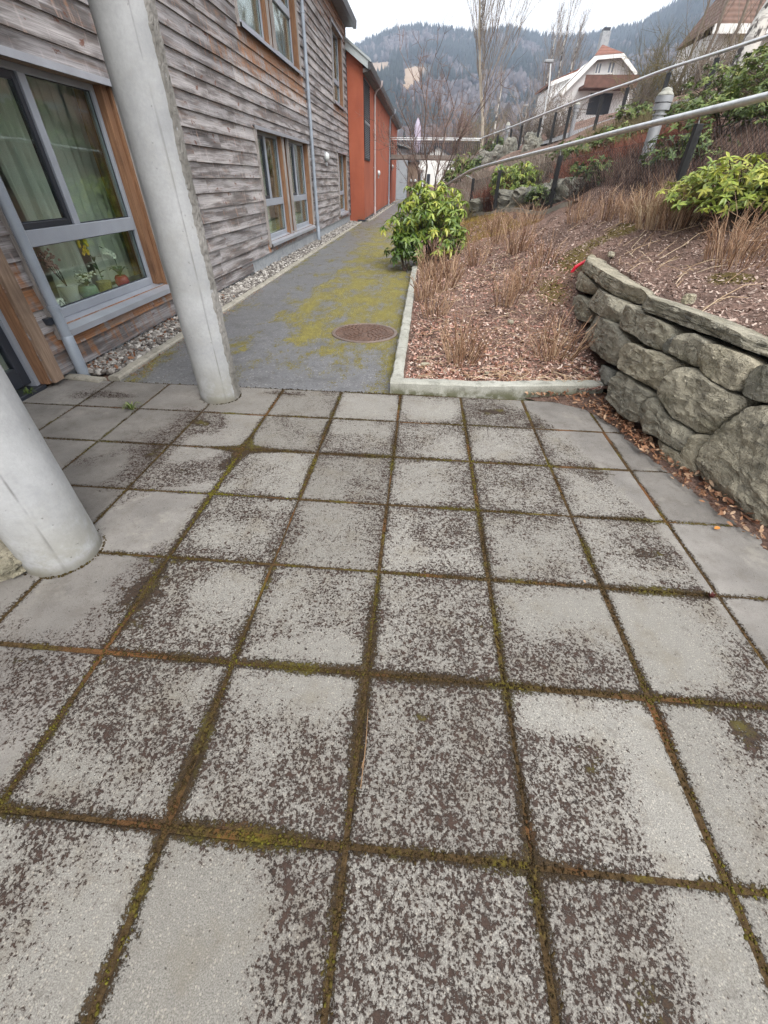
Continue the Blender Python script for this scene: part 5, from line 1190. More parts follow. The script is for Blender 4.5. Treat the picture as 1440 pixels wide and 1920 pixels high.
for (x, y, z0, z1) in FP:
    zb = gz1(x, y)-.15
    MB().box(x-.042, x+.042, y-.042, y+.042, zb, z1, 0, .005).obj('post', M_BLACK, f1)
    q = min(rp, key=lambda p: abs(p[1]-y)); MB().tube([(x, y, z1-.03), (x*.6+q[0]*.4, y, z1+.03), (q[0], q[1], q[2]-.025)], .009, 6).obj('bracket', M_BOLL, f1)
def mesh_panel(name, pts, parent, pitch, r_, hfrac=.92):
    """chain link: zigzag wires as thin three sided tubes between consecutive posts"""
    V = []; F = []
    def seg(a, b):
        t = b-a; t = t/(np.linalg.norm(t)+1e-9); u = np.cross(t, [0, 0, 1.]); u /= (np.linalg.norm(u)+1e-9); v = np.cross(t, u); o = len(V)
        for p in (a, b):
            for k in range(3): an = 2.094*k; V.append(p+r_*(math.cos(an)*u+math.sin(an)*v))
        for k in range(3): F.append((o+k, o+(k+1) % 3, o+3+(k+1) % 3, o+3+k))
    for (ax, ay, a0, a1), (bx, by, b0, b1) in zip(pts[:-1], pts[1:]):
        L = math.hypot(bx-ax, by-ay); P = lambda s, h: np.array([ax+(bx-ax)*s/L, ay+(by-ay)*s/L, 0])+np.array([0, 0, (a0+(b0-a0)*s/L)+h*((a1-a0)+((b1-b0)-(a1-a0))*s/L)])
        H = (a1-a0)*hfrac
        s = -H
        while s < L:
            for sg in (1, -1):
                s0, s1 = (s, s+H) if sg > 0 else (s+H, s); h0, h1 = 0, hfrac
                lo, hi = max(0, min(s0, s1)), min(L, max(s0, s1))
                if hi-lo < .02: continue
                fr = lambda q: (q-s0)/(s1-s0)*hfrac
                seg(P(lo, fr(lo)), P(hi, fr(hi)))
            s += pitch
        for h in (0.0, hfrac): seg(P(0, h), P(L, h))
    return mk(name, V, np.array(F), M_BLACK, parent)
mesh_panel('wire_mesh', [(x, y, gz1(x, y)+.03, z1) for x, y, z0, z1 in FP[:5]], f1, .075, .0022)
# kerb and rocks at the foot of the railing
kb = [(1.35, 16.6), (1.85, 13.8), (2.60, 11.15), (2.8, 9.9)]
mb = MB()
for (ax, ay), (bx, by) in zip(kb[:-1], kb[1:]):
    L = math.hypot(bx-ax, by-ay); n = int(L/.12); tx, ty = (bx-ax)/L, (by-ay)/L; V = []
    for i in range(n+1):
        x = ax+tx*L*i/n; y = ay+ty*L*i/n; z = gz1(x-.1, y-.1)
        for (o, h) in ((-.12, -.15), (-.12, .08), (-.10, .095), (.06, .10), (.06, -.1)): q = fbm((x*5, y*5, h*9))*.012; V.append((x+ty*o+q, y-tx*o, z+h+q))
    mb.add(V, [(i*5+j, i*5+5+j, i*5+6+j, i*5+1+j) for i in range(n) for j in range(4)]+[(0, 1, 2, 3, 4)], 0)
o = mb.obj('concrete_kerb', M_KERB2); tag(o, 'mossy concrete kerb at the foot of the wire mesh railing', 'kerb'); rebase(o, (1.85, 13.8, .6))
rk = thing('rock_row', 'row of dark grey rocks along the foot of the lower railing', 'rock wall', (2.5, 12.8, .7))
for k, (px, py, Y, sx, sz) in enumerate(((905, 388, 15.6, .45, .17), (948, 385, 14.0, .42, .22), (980, 382, 13.1, .38, .22), (1010, 380, 12.5, .36, .22), (1040, 377, 11.9, .35, .24), (1068, 376, 11.5, .34, .24), (1110, 372, 11.1, .5, .24), (1160, 362, 10.4, .5, .20), (1205, 352, 9.8, .45, .2), (1240, 345, 9.3, .4, .2))):
    p = ony(px, py, Y); rock('rock', (p[0]+.12, Y+.1, p[2]-.12), (sx*1.2, .34, sz*1.2), -.75, .0+.3*rng.random(), None, 'rock', 4, None, rk, None, 40+k, .3)
rk2 = thing('rock_retaining_wall', 'tall wall of pale rocks under the end of the footbridge', 'rock wall', (3.4, 30, 1.4))
for k in range(34):
    px = 898+rng.uniform(0, 125); t = (px-898)/125; py = 322-34*t*.9-rng.uniform(-8, 28); Y = 31-8*t+rng.uniform(-.4, .4); p = ony(px, py, Y); rock('rock', (p[0], Y, p[2]-.25), (rng.uniform(.26, .42), .35, rng.uniform(.28, .45)), rng.uniform(-.9, -.2), .2*rng.random(), None, 'rock', 4, None, rk2, None, 70+k, .4)
f2 = thing('ramp_railing', 'upper railing with black posts climbing the hillside from the footbridge', 'railing', (5.2, 20, 2.7))
R2 = [ony(px, py, Y) for px, py, Y in ((903, 259, 34.5), (960, 238, 28), (1030, 210, 23.5), (1100, 183, 20.5), (1180, 156, 18.2), (1250, 130, 16.8), (1340, 101, 15.3), (1440, 68, 14), (1540, 30, 12.8))]
rp2 = smooth_path(R2, 10); MB().tube(rp2, .038, 12).obj('handrail', M_RAIL, f2, True)
PL2 = []
for px in (912, 932, 958, 983, 1014, 1045, 1075, 1132, 1178, 1256, 1354, 1462):
    best = min(rp2, key=lambda p: abs(720+FPX*np.dot(p-[0, 0, EYE], CR)/np.dot(p-[0, 0, EYE], CF)-px)); zt = best[2]-.09; zb = gz1(best[0], best[1]); PL2.append((best[0], best[1], min(zb, zt-.8), zt))
    mb = MB(); mb.box(best[0]-.045, best[0]+.045, best[1]-.045, best[1]+.045, min(zb, zt-.85)-.1, zt, 0, .004).tube([(best[0], best[1], zt-.02), (best[0], best[1], zt+.08)], .009, 6); mb.obj('post', M_BLACK, f2)
mesh_panel('wire_mesh', PL2, f2, .16, .0022)
structure(mk('ramp_path', np.array([q for p in rp2 for q in ((p[0]+.05, p[1]+.1, max(gz1(p[0], p[1])+.02, p[2]-.99)), (p[0]+1.5, p[1]+.8, max(gz1(p[0]+1.5, p[1]+.8)+.02, p[2]-.97)))]), [(i*2, i*2+1, i*2+3, i*2+2) for i in range(len(rp2)-1)], M_ASPH, attrs={'moss': np.zeros(len(rp2)*2)}))

# ------------------------------------------------------------------ bollards and street lamps
def bollard(c, h, label, s=1.0):
    root = thing('bollard_light', label, 'bollard light', c, 'grey bollard lights'); c = np.array(c)
    MB().lathe(c+[0, 0, -.1], [(.072*s, 0), (.072*s, h*.60+.1), (.06*s, h*.605+.1)], 24).obj('post', M_BOLL, root)
    MB().lathe(c+[0, 0, h*.60], [(.058*s, 0), (.058*s, h*.28)], 16).obj('lens', M_CLEAR, root)
    for z0_, z1_, r0_, r1_ in ((.63, .65, .084, .084), (.695, .785, .098, .098), (.80, .885, .102, .102)): MB().lathe(c+[0, 0, h*z0_], [(r0_*s, 0), (r1_*s, h*(z1_-z0_)), (.05*s, h*(z1_-z0_)+.003)], 24).obj('louvre_ring', M_BOLL, root)
    MB().lathe(c+[0, 0, h*.892], [(.096*s, 0), (.09*s, h*.02), (.066*s, h*.05), (.055*s, h*.085), (.02*s, h*.105)], 24).obj('cap', M_KERB, root)
b0 = ony(1207, 300, 9.6); bt = ony(1226, 163, 9.6); bollard((b0[0]+.02, 9.6, b0[2]), bt[2]-b0[2], 'large grey bollard light with a domed cap between the two railings', 1.25)
p = ony(1070, 252, 21.5); bollard((p[0], 21.5, gz1(p[0], 21.5)-.05), 1.0, 'small grey bollard light standing under the upper railing', 1.1)
p = ony(945, 285, 29); bollard((p[0], 29, p[2]-.1), 1.25, 'grey bollard light near the footbridge end of the upper railing', 1.3)
def street_lamp(pb, pt, Y, label, off):
    b, t = ony(*pb, Y), ony(*pt, Y); root = thing('street_lamp', label, 'street lamp', (b[0], Y, gz1(b[0], Y)), 'street lamps on the hillside'); z0 = gz1(b[0], Y)
    MB().tube([(b[0], Y, z0-.1), (t[0]*.2+b[0]*.8, Y, z0*.3+t[2]*.7), (t[0], Y, t[2])], [.06, .05, .035], 10).obj('pole', M_RAIL, root)
    MB().box(t[0]-off, t[0]+.12, Y-.12, Y+.12, t[2]-.03, t[2]+.09, 0, .02).obj('lamp_head', M_BOLL, root)
street_lamp((1018, 230), (1033, 116), 34, 'taller street lamp with a flat head left of the gabled house', .35)
street_lamp((982, 245), (988, 199), 44, 'shorter street lamp further left near the birch trees', .3)

# ------------------------------------------------------------------ gabled house on the hill
H1 = thing('gabled_house', 'pale grey house with a red half hipped roof and white barge boards on the hill', 'house', (11, 42, 3.9)); Y = 42
def hp(px, py, y=42): q = ony(px, py, y); return (q[0], q[2])
M_HG = plain('pale_render', (.72, .72, .72), .85, 0, .08, 2)
A = [hp(1042, 262), hp(1052, 172), hp(1113, 109), hp(1163, 104), hp(1188, 138), hp(1190, 250)]
MB().prism([(A[0][0], 3.2)]+A[1:5]+[(A[5][0], 3.2)], 1, Y, Y+4).obj('wall', M_HG, H1)
MB().prism([hp(1045, 176), hp(1050, 182), hp(1116, 115), hp(1160, 111), hp(1186, 144), hp(1191, 139), hp(1165, 103), hp(1111, 108)], 1, Y-.5, Y-.42).obj('barge_board', M_WHITE, H1)
pk = hp(1140, 79); l1, l2, r1, r2 = hp(1044, 175), hp(1111, 107), hp(1165, 102), hp(1192, 138)
V = [(l1[0], Y-.45, l1[1]), (l2[0], Y-.45, l2[1]), (r1[0], Y-.45, r1[1]), (r2[0], Y-.45, r2[1]), (pk[0], Y+1.2, pk[1]+.1), (l1[0]+1.7, Y+6, l1[1]), (r2[0]+1.7, Y+6, r2[1]), (pk[0]+1.3, Y+6, pk[1]+.1)]
MB().add(V, [(0, 1, 4, 7, 5), (3, 6, 7, 4, 2), (1, 2, 4), (5, 7, 6)]).obj('roof', M_TILE, H1)
q0, q1 = hp(1050, 140), hp(1106, 118)
MB().prism([(q0[0], q0[1]-.25), (q1[0], q1[1]-.2), (q1[0], q1[1]), (q0[0], q0[1])], 1, Y+2.6, Y+2.7).obj('rear_barge_board', M_WHITE, H1)
MB().prism([(q0[0]-.1, q0[1]), (q1[0]+1.2, q1[1]+.55), (q1[0]+1.2, q1[1]+.4), (q0[0]-.1, q0[1]-.12)], 1, Y+2.75, Y+8).obj('rear_roof', M_TILE, H1)
MB().prism([(q0[0]+.15, 3.2), (q1[0]+1.2, 3.2), (q1[0]+1.2, q1[1]+.3), (q0[0]+.15, q0[1]-.2)], 1, Y+2.9, Y+7.8).obj('rear_wall', M_HG, H1)
c0 = hp(1127, 98, 44); MB().box(c0[0]-.28, c0[0]+.28, 43.7, 44.3, c0[1]-1.2, c0[1]+.95, 0, .02).obj('chimney', M_PLINTH, H1)
MB().box(c0[0]-.22, c0[0]+.22, 43.76, 44.24, c0[1]+.952, c0[1]+1.12).obj('chimney_cap', M_DARK, H1)
for (pa_, pb_) in (((1112, 141), (1131, 116)), ((1135, 140), (1156, 114))):
    (xa, za), (xb, zb) = hp(*pa_), hp(*pb_); wf = MB(); wf.box(xa, xb, Y-.06, Y, za, zb, 0, .01); wf = wf.obj('window', M_WHITE, H1)
    xm = (xa+xb)/2; t = .09; g = MB(); g.box(xa+t, xm-.05, Y-.075, Y-.062, za+t, zb-t).box(xm+.05, xb-t, Y-.075, Y-.062, za+t, zb-t); g.obj('pane', plain('far_pane', (.19, .22, .27), .15, 0, .1) if 'far_pane' not in bpy.data.materials else bpy.data.materials['far_pane'], wf)
(xa, za), (xb, zb) = hp(1084, 170), hp(1186, 147); bal = MB(); bal.box(xa, xb, Y-1.3, Y-1.2, za, zb).box(xa, xb, Y-1.2, Y, za, za+.15); bal.obj('balcony', plain('balcony_boards', (.125, .062, .046), .8, 0, .2, 4), H1)
(xa, za), (xb, zb) = hp(1098, 215), hp(1150, 175); MB().box(xa, xb, Y-.03, Y, za, zb).obj('dark_opening', M_DARK, H1)
# second house, upper right, behind the trees
H2 = thing('red_roofed_house', 'house with a brown tiled roof and white eaves behind the birch at top right', 'house', (14, 30, 5)); Y = 30
e0, e1 = hp(1340, 50, 30), hp(1392, 8, 30)
MB().prism([(e0[0]+.3, 3.5), (e0[0]+9, 3.5), (e0[0]+9, e0[1]-.1), (e0[0]+.3, e0[1]-.1)], 1, Y, Y+4).obj('wall', M_HG, H2)
V = [(e0[0]-.2, Y-.5, e0[1]), (e0[0]+9.5, Y-.5, e0[1]-.4), (e0[0]+9.5, Y+2.3, e0[1]+3.2), (e0[0]+1.9, Y+2.3, e0[1]+3.2), (e0[0]+.3, Y+4.5, e0[1]), (e0[0]+9.5, Y+4.5, e0[1])]
MB().add(V, [(0, 1, 2, 3), (0, 3, 4), (4, 3, 2, 5)]).obj('roof', M_TILEB, H2)
MB().box(e0[0]-.25, e0[0]+9.5, Y-.62, Y-.5, e0[1]-.32, e0[1]-.02).obj('eave_board', M_WHITE, H2)
for x in (1.5, 4.2): MB().box(e0[0]+x, e0[0]+x+1.1, Y-.06, Y, 4.6, 6.0).obj('window', M_DARK, H2)

# ------------------------------------------------------------------ plants
def leaf_long():
    V = []; F = []; n = 5
    for i in range(n+1):
        t = i/n; w_ = (math.sin(math.pi*(.06+.94*t)**.85)**.8)*.5 if t < 1 else .0; d = -.28*t*t
        V += [(t, -w_, d+.10*w_), (t, 0, d-.02), (t, w_, d+.10*w_)]
    for i in range(n):
        for j in range(2): k = i*3+j; F.append((k, k+1, k+4, k+3))
    return np.array(V), np.array(F)
RV, RF = leaf_long()
def leafy_shrub(name, c, rad, nw, leaf, label, m, group=None, droop=(-.75, .15), per=(6, 9), shape=None, stems=12, width=.36, tone=(.5, .28), lump=.35, cat='shrub', flat=0.0):
    """evergreen shrub: whorls of leaves at twig tips spread through a lumpy crown, on real stems"""
    c = np.array(c, float); root = thing(name, label, cat, c, group); rad = np.array(rad); tips = []
    sd = rng.uniform(0, 50)
    while len(tips) < nw:
        d = rng.normal(0, 1, 3); d /= np.linalg.norm(d)
        if d[2] < -.55: continue
        k = 1+lump*fbm((d[0]*1.6+sd, d[1]*1.6, d[2]*1.6), 2)+.12*fbm((d[0]*5+sd, d[1]*5, d[2]*5), 2); r_ = (rng.random()**.42)*k
        p = c+np.array([0, 0, rad[2]*.95])+d*rad*r_
        if p[2] < c[2]+.05: continue
        tips.append((p, d, r_/k))
    T = []; M = []; S = []; rn = []
    for p, d, q in tips:
        n = rng.integers(per[0], per[1]+1); a0 = rng.uniform(0, 6.28); tn = tone[0]+rng.normal(0, tone[1]*.55)+.10*d[2]
        ax = d*np.array([.5, .5, .3])+np.array([0, 0, .8])+rng.normal(0, .25, 3); ax /= np.linalg.norm(ax); u = np.cross(ax, [.3, .9, .1]); u /= np.linalg.norm(u); v = np.cross(ax, u)
        for k in range(n):
            a = a0+6.283*k/n+rng.normal(0, .25); el = rng.uniform(*droop); h = math.cos(a)*u+math.sin(a)*v; X = h*math.cos(el)+ax*math.sin(el); Z = ax*math.cos(el)-h*math.sin(el); Yv = np.cross(Z, X); L = leaf*rng.uniform(.65, 1.15)
            T.append(p+X*L*.05); M.append(np.stack([X, Yv, Z], 1)); S.append((L, L*width, L)); rn.append(tn+rng.normal(0, tone[1]*.5))
    scatter('foliage', RV, RF, np.array(T), np.array(M), np.array(S), m, root, True, np.clip(rn, 0, 1))
    mb = MB()
    for k in range(stems):
        p, d, q = tips[k*len(tips)//stems]; m_ = c+(p-c)*.5+np.array([0, 0, .08*rad[2]])+rng.normal(0, .04, 3)*rad; b = c+np.array([rng.normal(0, .10)*rad[0], rng.normal(0, .1)*rad[1], -.05]); mb.tube([b, m_, p], [.012+.006*rad[2], .009, .004], 5, rng.random())
    for k in range(0, len(tips), 3):
        p, d, q = tips[k]; b = c+np.array([0, 0, rad[2]*.5])+(p-c-np.array([0, 0, rad[2]*.5]))*.55; mb.tube([b, p], [.006, .003], 4, rng.random(), False)
    mb.obj('stem', M_DKSTEM, root); return root
# the big rhododendron by the path
leafy_shrub('rhododendron', (.10, 9.85, .05), (.79, .78, .69), 450, .125, 'big glossy yellow green rhododendron overhanging the path', M_RHODO, 'rhododendrons', stems=16, tone=(.60, .34), lump=.3, width=.34)
leafy_shrub('rhododendron', (-.32, 9.2, .05), (.36, .36, .30), 90, .125, 'low dark green offshoot drooping over the kerb in front of the big rhododendron', M_RHODO, 'rhododendrons', stems=6, tone=(.25, .2))
def at_slope(px, py, Y): p = ony(px, py, Y); return (p[0], Y, gz1(p[0], Y))
leafy_shrub('rhododendron', (3.52, 6.05, gz1(3.52, 6.05)-.10), (.84, .78, .29), 560, .078, 'wide pale green rhododendron at the right edge above the stone wall', M_RHODO, 'rhododendrons', droop=(-.35, .6), tone=(.82, .26), stems=10)
leafy_shrub('rhododendron', (4.12, 5.5, gz1(4.12, 5.5)-.10), (.78, .75, .30), 440, .078, 'pale green rhododendron cut off by the right edge of the photo', M_RHODO, 'rhododendrons', droop=(-.35, .6), tone=(.76, .26), stems=10)
p = at_slope(957, 345, 14.6); leafy_shrub('rhododendron', (p[0]+.15, 14.9, gz1(p[0], 14.9)), (.78, .6, .46), 240, .13, 'bright yellow green rhododendron behind the wire mesh, left of the heather', M_RHODO, 'rhododendrons', droop=(-.9, .2), tone=(.62, .28))
for k, (px, Y, rx, rz, tn, lb) in enumerate(((1390, 12.5, 1.0, .42, .55, 'dense olive green ground shrub below the upper railing at the right edge'), (1310, 13.4, .9, .40, .55, 'olive green shrub under the birch, below the upper railing'), (1425, 9.2, .9, .35, .40, 'dull green shrub against the lower handrail at the right edge'), (1335, 9.6, .85, .30, .42, 'dull green shrub right of the large bollard'), (1280, 8.8, .6, .26, .36, 'small leafed shrub at the foot of the large bollard on its right'), (1150, 13.0, .7, .28, .42, 'grey green shrub left of the large bollard'), (1080, 14.6, .7, .30, .45, 'grey green shrub above the middle of the lower handrail'), (1130, 10.6, .55, .24, .34, 'thin dull shrub below the handrail left of the bollard'), (1250, 12.5, .7, .28, .45, 'low green shrub behind the large bollard'), (1030, 11.9, .4, .22, .34, 'sparse little shrub behind the tallest black post'), (1180, 16, .8, .25, .5, 'fresh green low shrub under the balcony house'), (1400, 11, 1.0, .34, .48, 'green shrub filling the slope between the two handrails at right'))):
    d = ray(px, 300); x = d[0]/d[1]*Y
    leafy_shrub('evergreen_shrub', (x, Y, gz1(x, Y)-.03), (rx, rx*.85, rz), int(190*rx), .085, lb, M_SHRUB, 'low evergreen shrubs on the slope', droop=(-.3, .7), tone=(tn, .26), stems=8, width=.42)
for k, (px, py, Y, rx, rz, tn, lb) in enumerate(((862, 320, 24, .55, .5, .6, 'round green shrub below the middle of the footbridge'), (842, 330, 27, .4, .35, .5, 'small green shrub left of the round one under the footbridge'), (893, 312, 30, .55, .45, .35, 'dark green shrub under the right end of the footbridge'), (930, 280, 31, .9, .5, .3, 'dark conifer like shrub beside the bollard near the bridge'))):
    p = ony(px, py+14, Y); leafy_shrub('evergreen_shrub', (p[0], Y, p[2]-.1), (rx, rx*.8, rz), 120, .15, lb, M_SHRUB, 'shrubs round the footbridge', tone=(tn, .25), stems=5)

def clump(name, c, n, h, r0, spread, m, label, group, rad=.0045, lean=(0, 0), cat='shrub'):
    """cut back stems standing up from one root: each stem bends and forks once"""
    mb = MB(); c = np.array(c, float)
    for k in range(n):
        a = rng.uniform(0, 6.28); q = math.sqrt(rng.random()); b = c+np.array([math.cos(a), math.sin(a), 0])*q*r0; hh = h*rng.uniform(.45, 1.08)*(1-.25*q); d = np.array([math.cos(a)*spread*q+lean[0], math.sin(a)*spread*q+lean[1], 1])+np.r_[rng.normal(0, .10, 2), 0]; d /= np.linalg.norm(d)
        m1 = b+d*hh*.4+rng.normal(0, .014, 3); m2 = b+d*hh*.75+rng.normal(0, .028, 3)+np.array([0, 0, .01]); e = b+d*hh+rng.normal(0, .05, 3); r_ = rad*rng.uniform(.55, 1.1); tn = rng.random()
        mb.tube([b-np.array([0, 0, .03]), m1, m2, e], [r_, r_*.85, r_*.65, r_*.35], 4, tn, False)
        for q_ in range(rng.integers(0, 3)):
            f = m1+(m2-m1)*rng.random()+(d+rng.normal(0, .36, 3))*hh*rng.uniform(.18, .42); mb.tube([m1, (m1+f)/2+rng.normal(0, .006, 3), f], [r_*.7, r_*.5, r_*.25], 3, tn, False)
    o = mb.obj(name, m); tag(o, label, cat, group); rebase(o, c); return o
CL = [(866, 668, .12, 90, .42, .10, .30, 'cut back stem clump nearest the front kerb'), (1040, 660, .16, 90, .40, .11, .40, 'cut back stem clump nearest the stone wall'), (815, 590, .10, 60, .36, .10, .35, 'sparse brown stem clump by the kerb, beyond the nearest one'),
      (830, 545, .12, 90, .50, .13, .3, 'brown stem clump close to the path kerb, in the middle of the bed'), (805, 520, .10, 80, .50, .12, .3, 'tangled stem clump by the path kerb below the big rhododendron'), (945, 572, .18, 60, .42, .11, .3, 'brown stem clump in the middle of the bed'), (975, 560, .2, 60, .40, .09, .4, 'sparse stem clump right of the middle one'), (965, 500, .25, 110, .62, .14, .34, 'tallest reddish stem clump in the bed'),
      (925, 480, .26, 80, .55, .12, .3, 'stem clump left of the tallest one'), (830, 490, .12, 80, .5, .13, .3, 'thin stem clump at the foot of the big rhododendron'), (860, 470, .15, 60, .42, .12, .3, 'small stem clump right of the rhododendron foot'), (925, 440, .42, 70, .42, .12, .3, 'small reddish clump near the mossy end of the bed')]
CL += [(800, 560, .09, 70, .46, .12, .34, 'brown stem clump hard against the path kerb, second along it'), (845, 520, .14, 70, .46, .12, .34, 'stem clump in the second row from the path kerb'), (1010, 530, .26, 60, .42, .12, .36, 'stem clump near the mossy patch before the wall tip'), (890, 505, .2, 60, .45, .12, .34, 'loose stem clump between the kerb row and the tallest clump'),
      (985, 455, .42, 70, .44, .13, .34, 'brown stem clump beyond the tallest one, toward the railing'), (845, 455, .12, 60, .45, .12, .34, 'stem clump half hidden by the big rhododendron on its right side')]
for (px, py, z, n, h, r0, sp, lb) in CL:
    p = onz(px, py, z); clump('cut_shrub', (p[0], p[1], gz1(p[0], p[1])-.01), int(n*.52), h*1.18, r0*1.25, sp*1.6, M_STEM, lb, 'cut back shrubs in the bark bed', .0056)
for (px, py, Y, n, h, r0, sp, lb) in ((1085, 420, 8.6, 60, .40, .16, .30, 'dead stem clump left of the rock strip end'), (1140, 425, 8.0, 70, .40, .18, .32, 'dead stem clump beyond the cap stone'), (1195, 425, 7.2, 110, .42, .22, .38, 'dense dead grass clump on the slope left of the pale rhododendron'), (1235, 420, 6.6, 130, .46, .22, .42, 'biggest tan stem clump on the slope'), (1280, 400, 6.3, 90, .48, .18, .4, 'tan stem clump against the pale rhododendron'), (1385, 440, 4.7, 60, .42, .16, .5, 'broken stem clump in front of the pale rhododendron'), (1425, 430, 4.3, 50, .45, .16, .5, 'broken stem clump cut by the right edge')):
    d = ray(px, py); x = d[0]/d[1]*Y; clump('cut_shrub', (x, Y, gz1(x, Y)-.01), n, h*1.15, r0*1.2, sp*1.2, M_STEM if n != 130 else M_STRAW, lb, 'dead stem clumps on the upper slope')
# straw lying about on the slope
mb = MB()
for k in range(420):
    x = 1.85+3.0*rng.random()**1.2; y = 2.2+6.5*rng.random()
    if x < wall_x(y)+.3: continue
    if rng.random() > (.25+.75*math.exp(-((x-2.9)**2+(y-4.8)**2)/2.2)): continue
    L = rng.uniform(.12, .42); a = rng.normal(.7, .6); e = np.array([math.cos(a), math.sin(a)])*L; z = gz1(x, y)+.02; z2 = gz1(x+e[0], y+e[1])+.02+.05*rng.random(); mb.tube([(x, y, z), (x+e[0]*.5, y+e[1]*.5, (z+z2)/2+rng.uniform(0, .04)), (x+e[0], y+e[1], z2)], [.003, .0028, .0015], 4, rng.random(), False)
stuff(mb.obj('dry_straw', M_STRAW), 'broken tan stalks lying on the slope above the stone wall', 'straw')
mb = MB()
for k in range(520):
    x = rng.uniform(0, 1.65); y = 3.45+7*rng.random()**1.5
    if x > wall_x(y)-.05: continue
    L = rng.uniform(.06, .28); a = rng.uniform(0, 6.28); e = np.array([math.cos(a), math.sin(a)])*L; z = gz1(x, y)+.022
    if x+e[0] < -.05 or y+e[1] < 3.42: continue
    mb.tube([(x, y, z), (x+e[0]*.5+rng.normal(0, .01), y+e[1]*.5, z+rng.uniform(.003, .03)), (x+e[0], y+e[1], gz1(x+e[0], y+e[1])+.02+.05*rng.random()**2)], [.0026, .0024, .0012], 4, rng.random(), False)
stuff(mb.obj('dry_twigs', M_STRAW), 'thin pale twigs lying on the bark of the lower bed', 'twigs')
# heather and twig carpets on the bank
def carpet(name, poly, n, h, m, label, rad=.004, sp=.5):
    mb = MB(); xs = [p[0] for p in poly]; ys = [p[1] for p in poly]; got = 0
    def inside(x, y):
        c = False
        for i in range(len(poly)):
            (ax, ay), (bx, by) = poly[i-1], poly[i]
            if (ay > y) != (by > y) and x < (bx-ax)*(y-ay)/(by-ay)+ax: c = not c
        return c
    while got < n:
        x = rng.uniform(min(xs), max(xs)); y = rng.uniform(min(ys), max(ys))
        if not inside(x, y): continue
        got += 1; z = gz1(x, y); hh = h*rng.uniform(.5, 1.1); d = np.r_[rng.normal(0, sp*.5, 2), 1]; b = np.array([x, y, z-.02]); m1 = b+d*hh*.5+rng.normal(0, .02, 3); tn = rng.random(); mb.tube([b, m1, b+d*hh+rng.normal(0, .04, 3)], [rad, rad*.8, rad*.4], 3, tn, False)
        for j in range(2): f = m1+(d+rng.normal(0, .5, 3))*hh*.4; mb.tube([m1, f], [rad*.7, rad*.3], 3, tn, False)
    stuff(mb.obj(name, m), label, 'ground cover')
carpet('heather', [(2.9, 12.3), (4.3, 9.0), (4.9, 10.2), (4.6, 12.0), (3.4, 14.2)], 2100, .32, M_HEATH, 'rust red heather covering the bank behind the lower railing', .005, .8)
carpet('heather', [(1.5, 16.3), (1.95, 14.2), (2.6, 14.8), (2.2, 17)], 700, .5, M_HEATH, 'rust red twigs behind the mesh near the far end of the lower railing', .007)
carpet('bare_twigs', [(2.9, 12.3), (4.3, 9.0), (4.9, 10.2), (4.6, 12.0), (3.4, 14.2)], 900, .30, M_PURP, 'purple brown twigs mixed into the heather behind the lower railing', .0045, .9)
carpet('bare_twigs', [(3.0, 11.0), (3.5, 8.0), (4.6, 7.0), (5.4, 8.0), (4.3, 9.2), (3.2, 11.8)], 1700, .30, M_PURP, 'dull purple brown twigs on the bank below the large bollard', .0045, .8)
carpet('bare_twigs', [(4.2, 7.0), (4.8, 4.6), (7, 5.5), (6.4, 8.5)], 1500, .40, M_PURP, 'brown twigs on the bank at the right edge behind the lower railing', .0045, .8)
carpet('dry_brush', [(4.6, 13.5), (6.3, 12.0), (7.6, 12.5), (6.2, 16), (4.8, 18)], 1500, .32, M_TWIGO, 'dry olive brush below the upper railing', .006, .7)
carpet('dry_brush', [(2.4, 15), (3.6, 14), (4.2, 17), (3.4, 23), (2.4, 22)], 1300, .40, M_TWIG, 'pale dry brush between the two railings', .007, .7)

carpet('dry_brush', [(.35, 14.2), (1.35, 14.6), (1.5, 17.8), (.2, 18.5)], 800, .28, M_TWIGO, 'low dry growth between the rhododendron and the end of the lower railing', .005, .8)
carpet('dry_brush', [(.9, 17.8), (2.5, 17.2), (2.6, 24), (1.0, 25)], 1500, .40, M_TWIG, 'pale dead brush under the near side of the footbridge slope', .006, .8)
carpet('mossy_turf', [(.75, 10.4), (2.3, 10.0), (1.9, 13.3), (1.3, 15.2), (.7, 13.5)], 2600, .055, rndmat('orange_moss_turf', [(0, (.13, .07, .02)), (.5, (.25, .15, .04)), (1, (.30, .26, .06))], .95), 'orange and green mossy turf at the far end of the bed under the kerb', .004, .9)
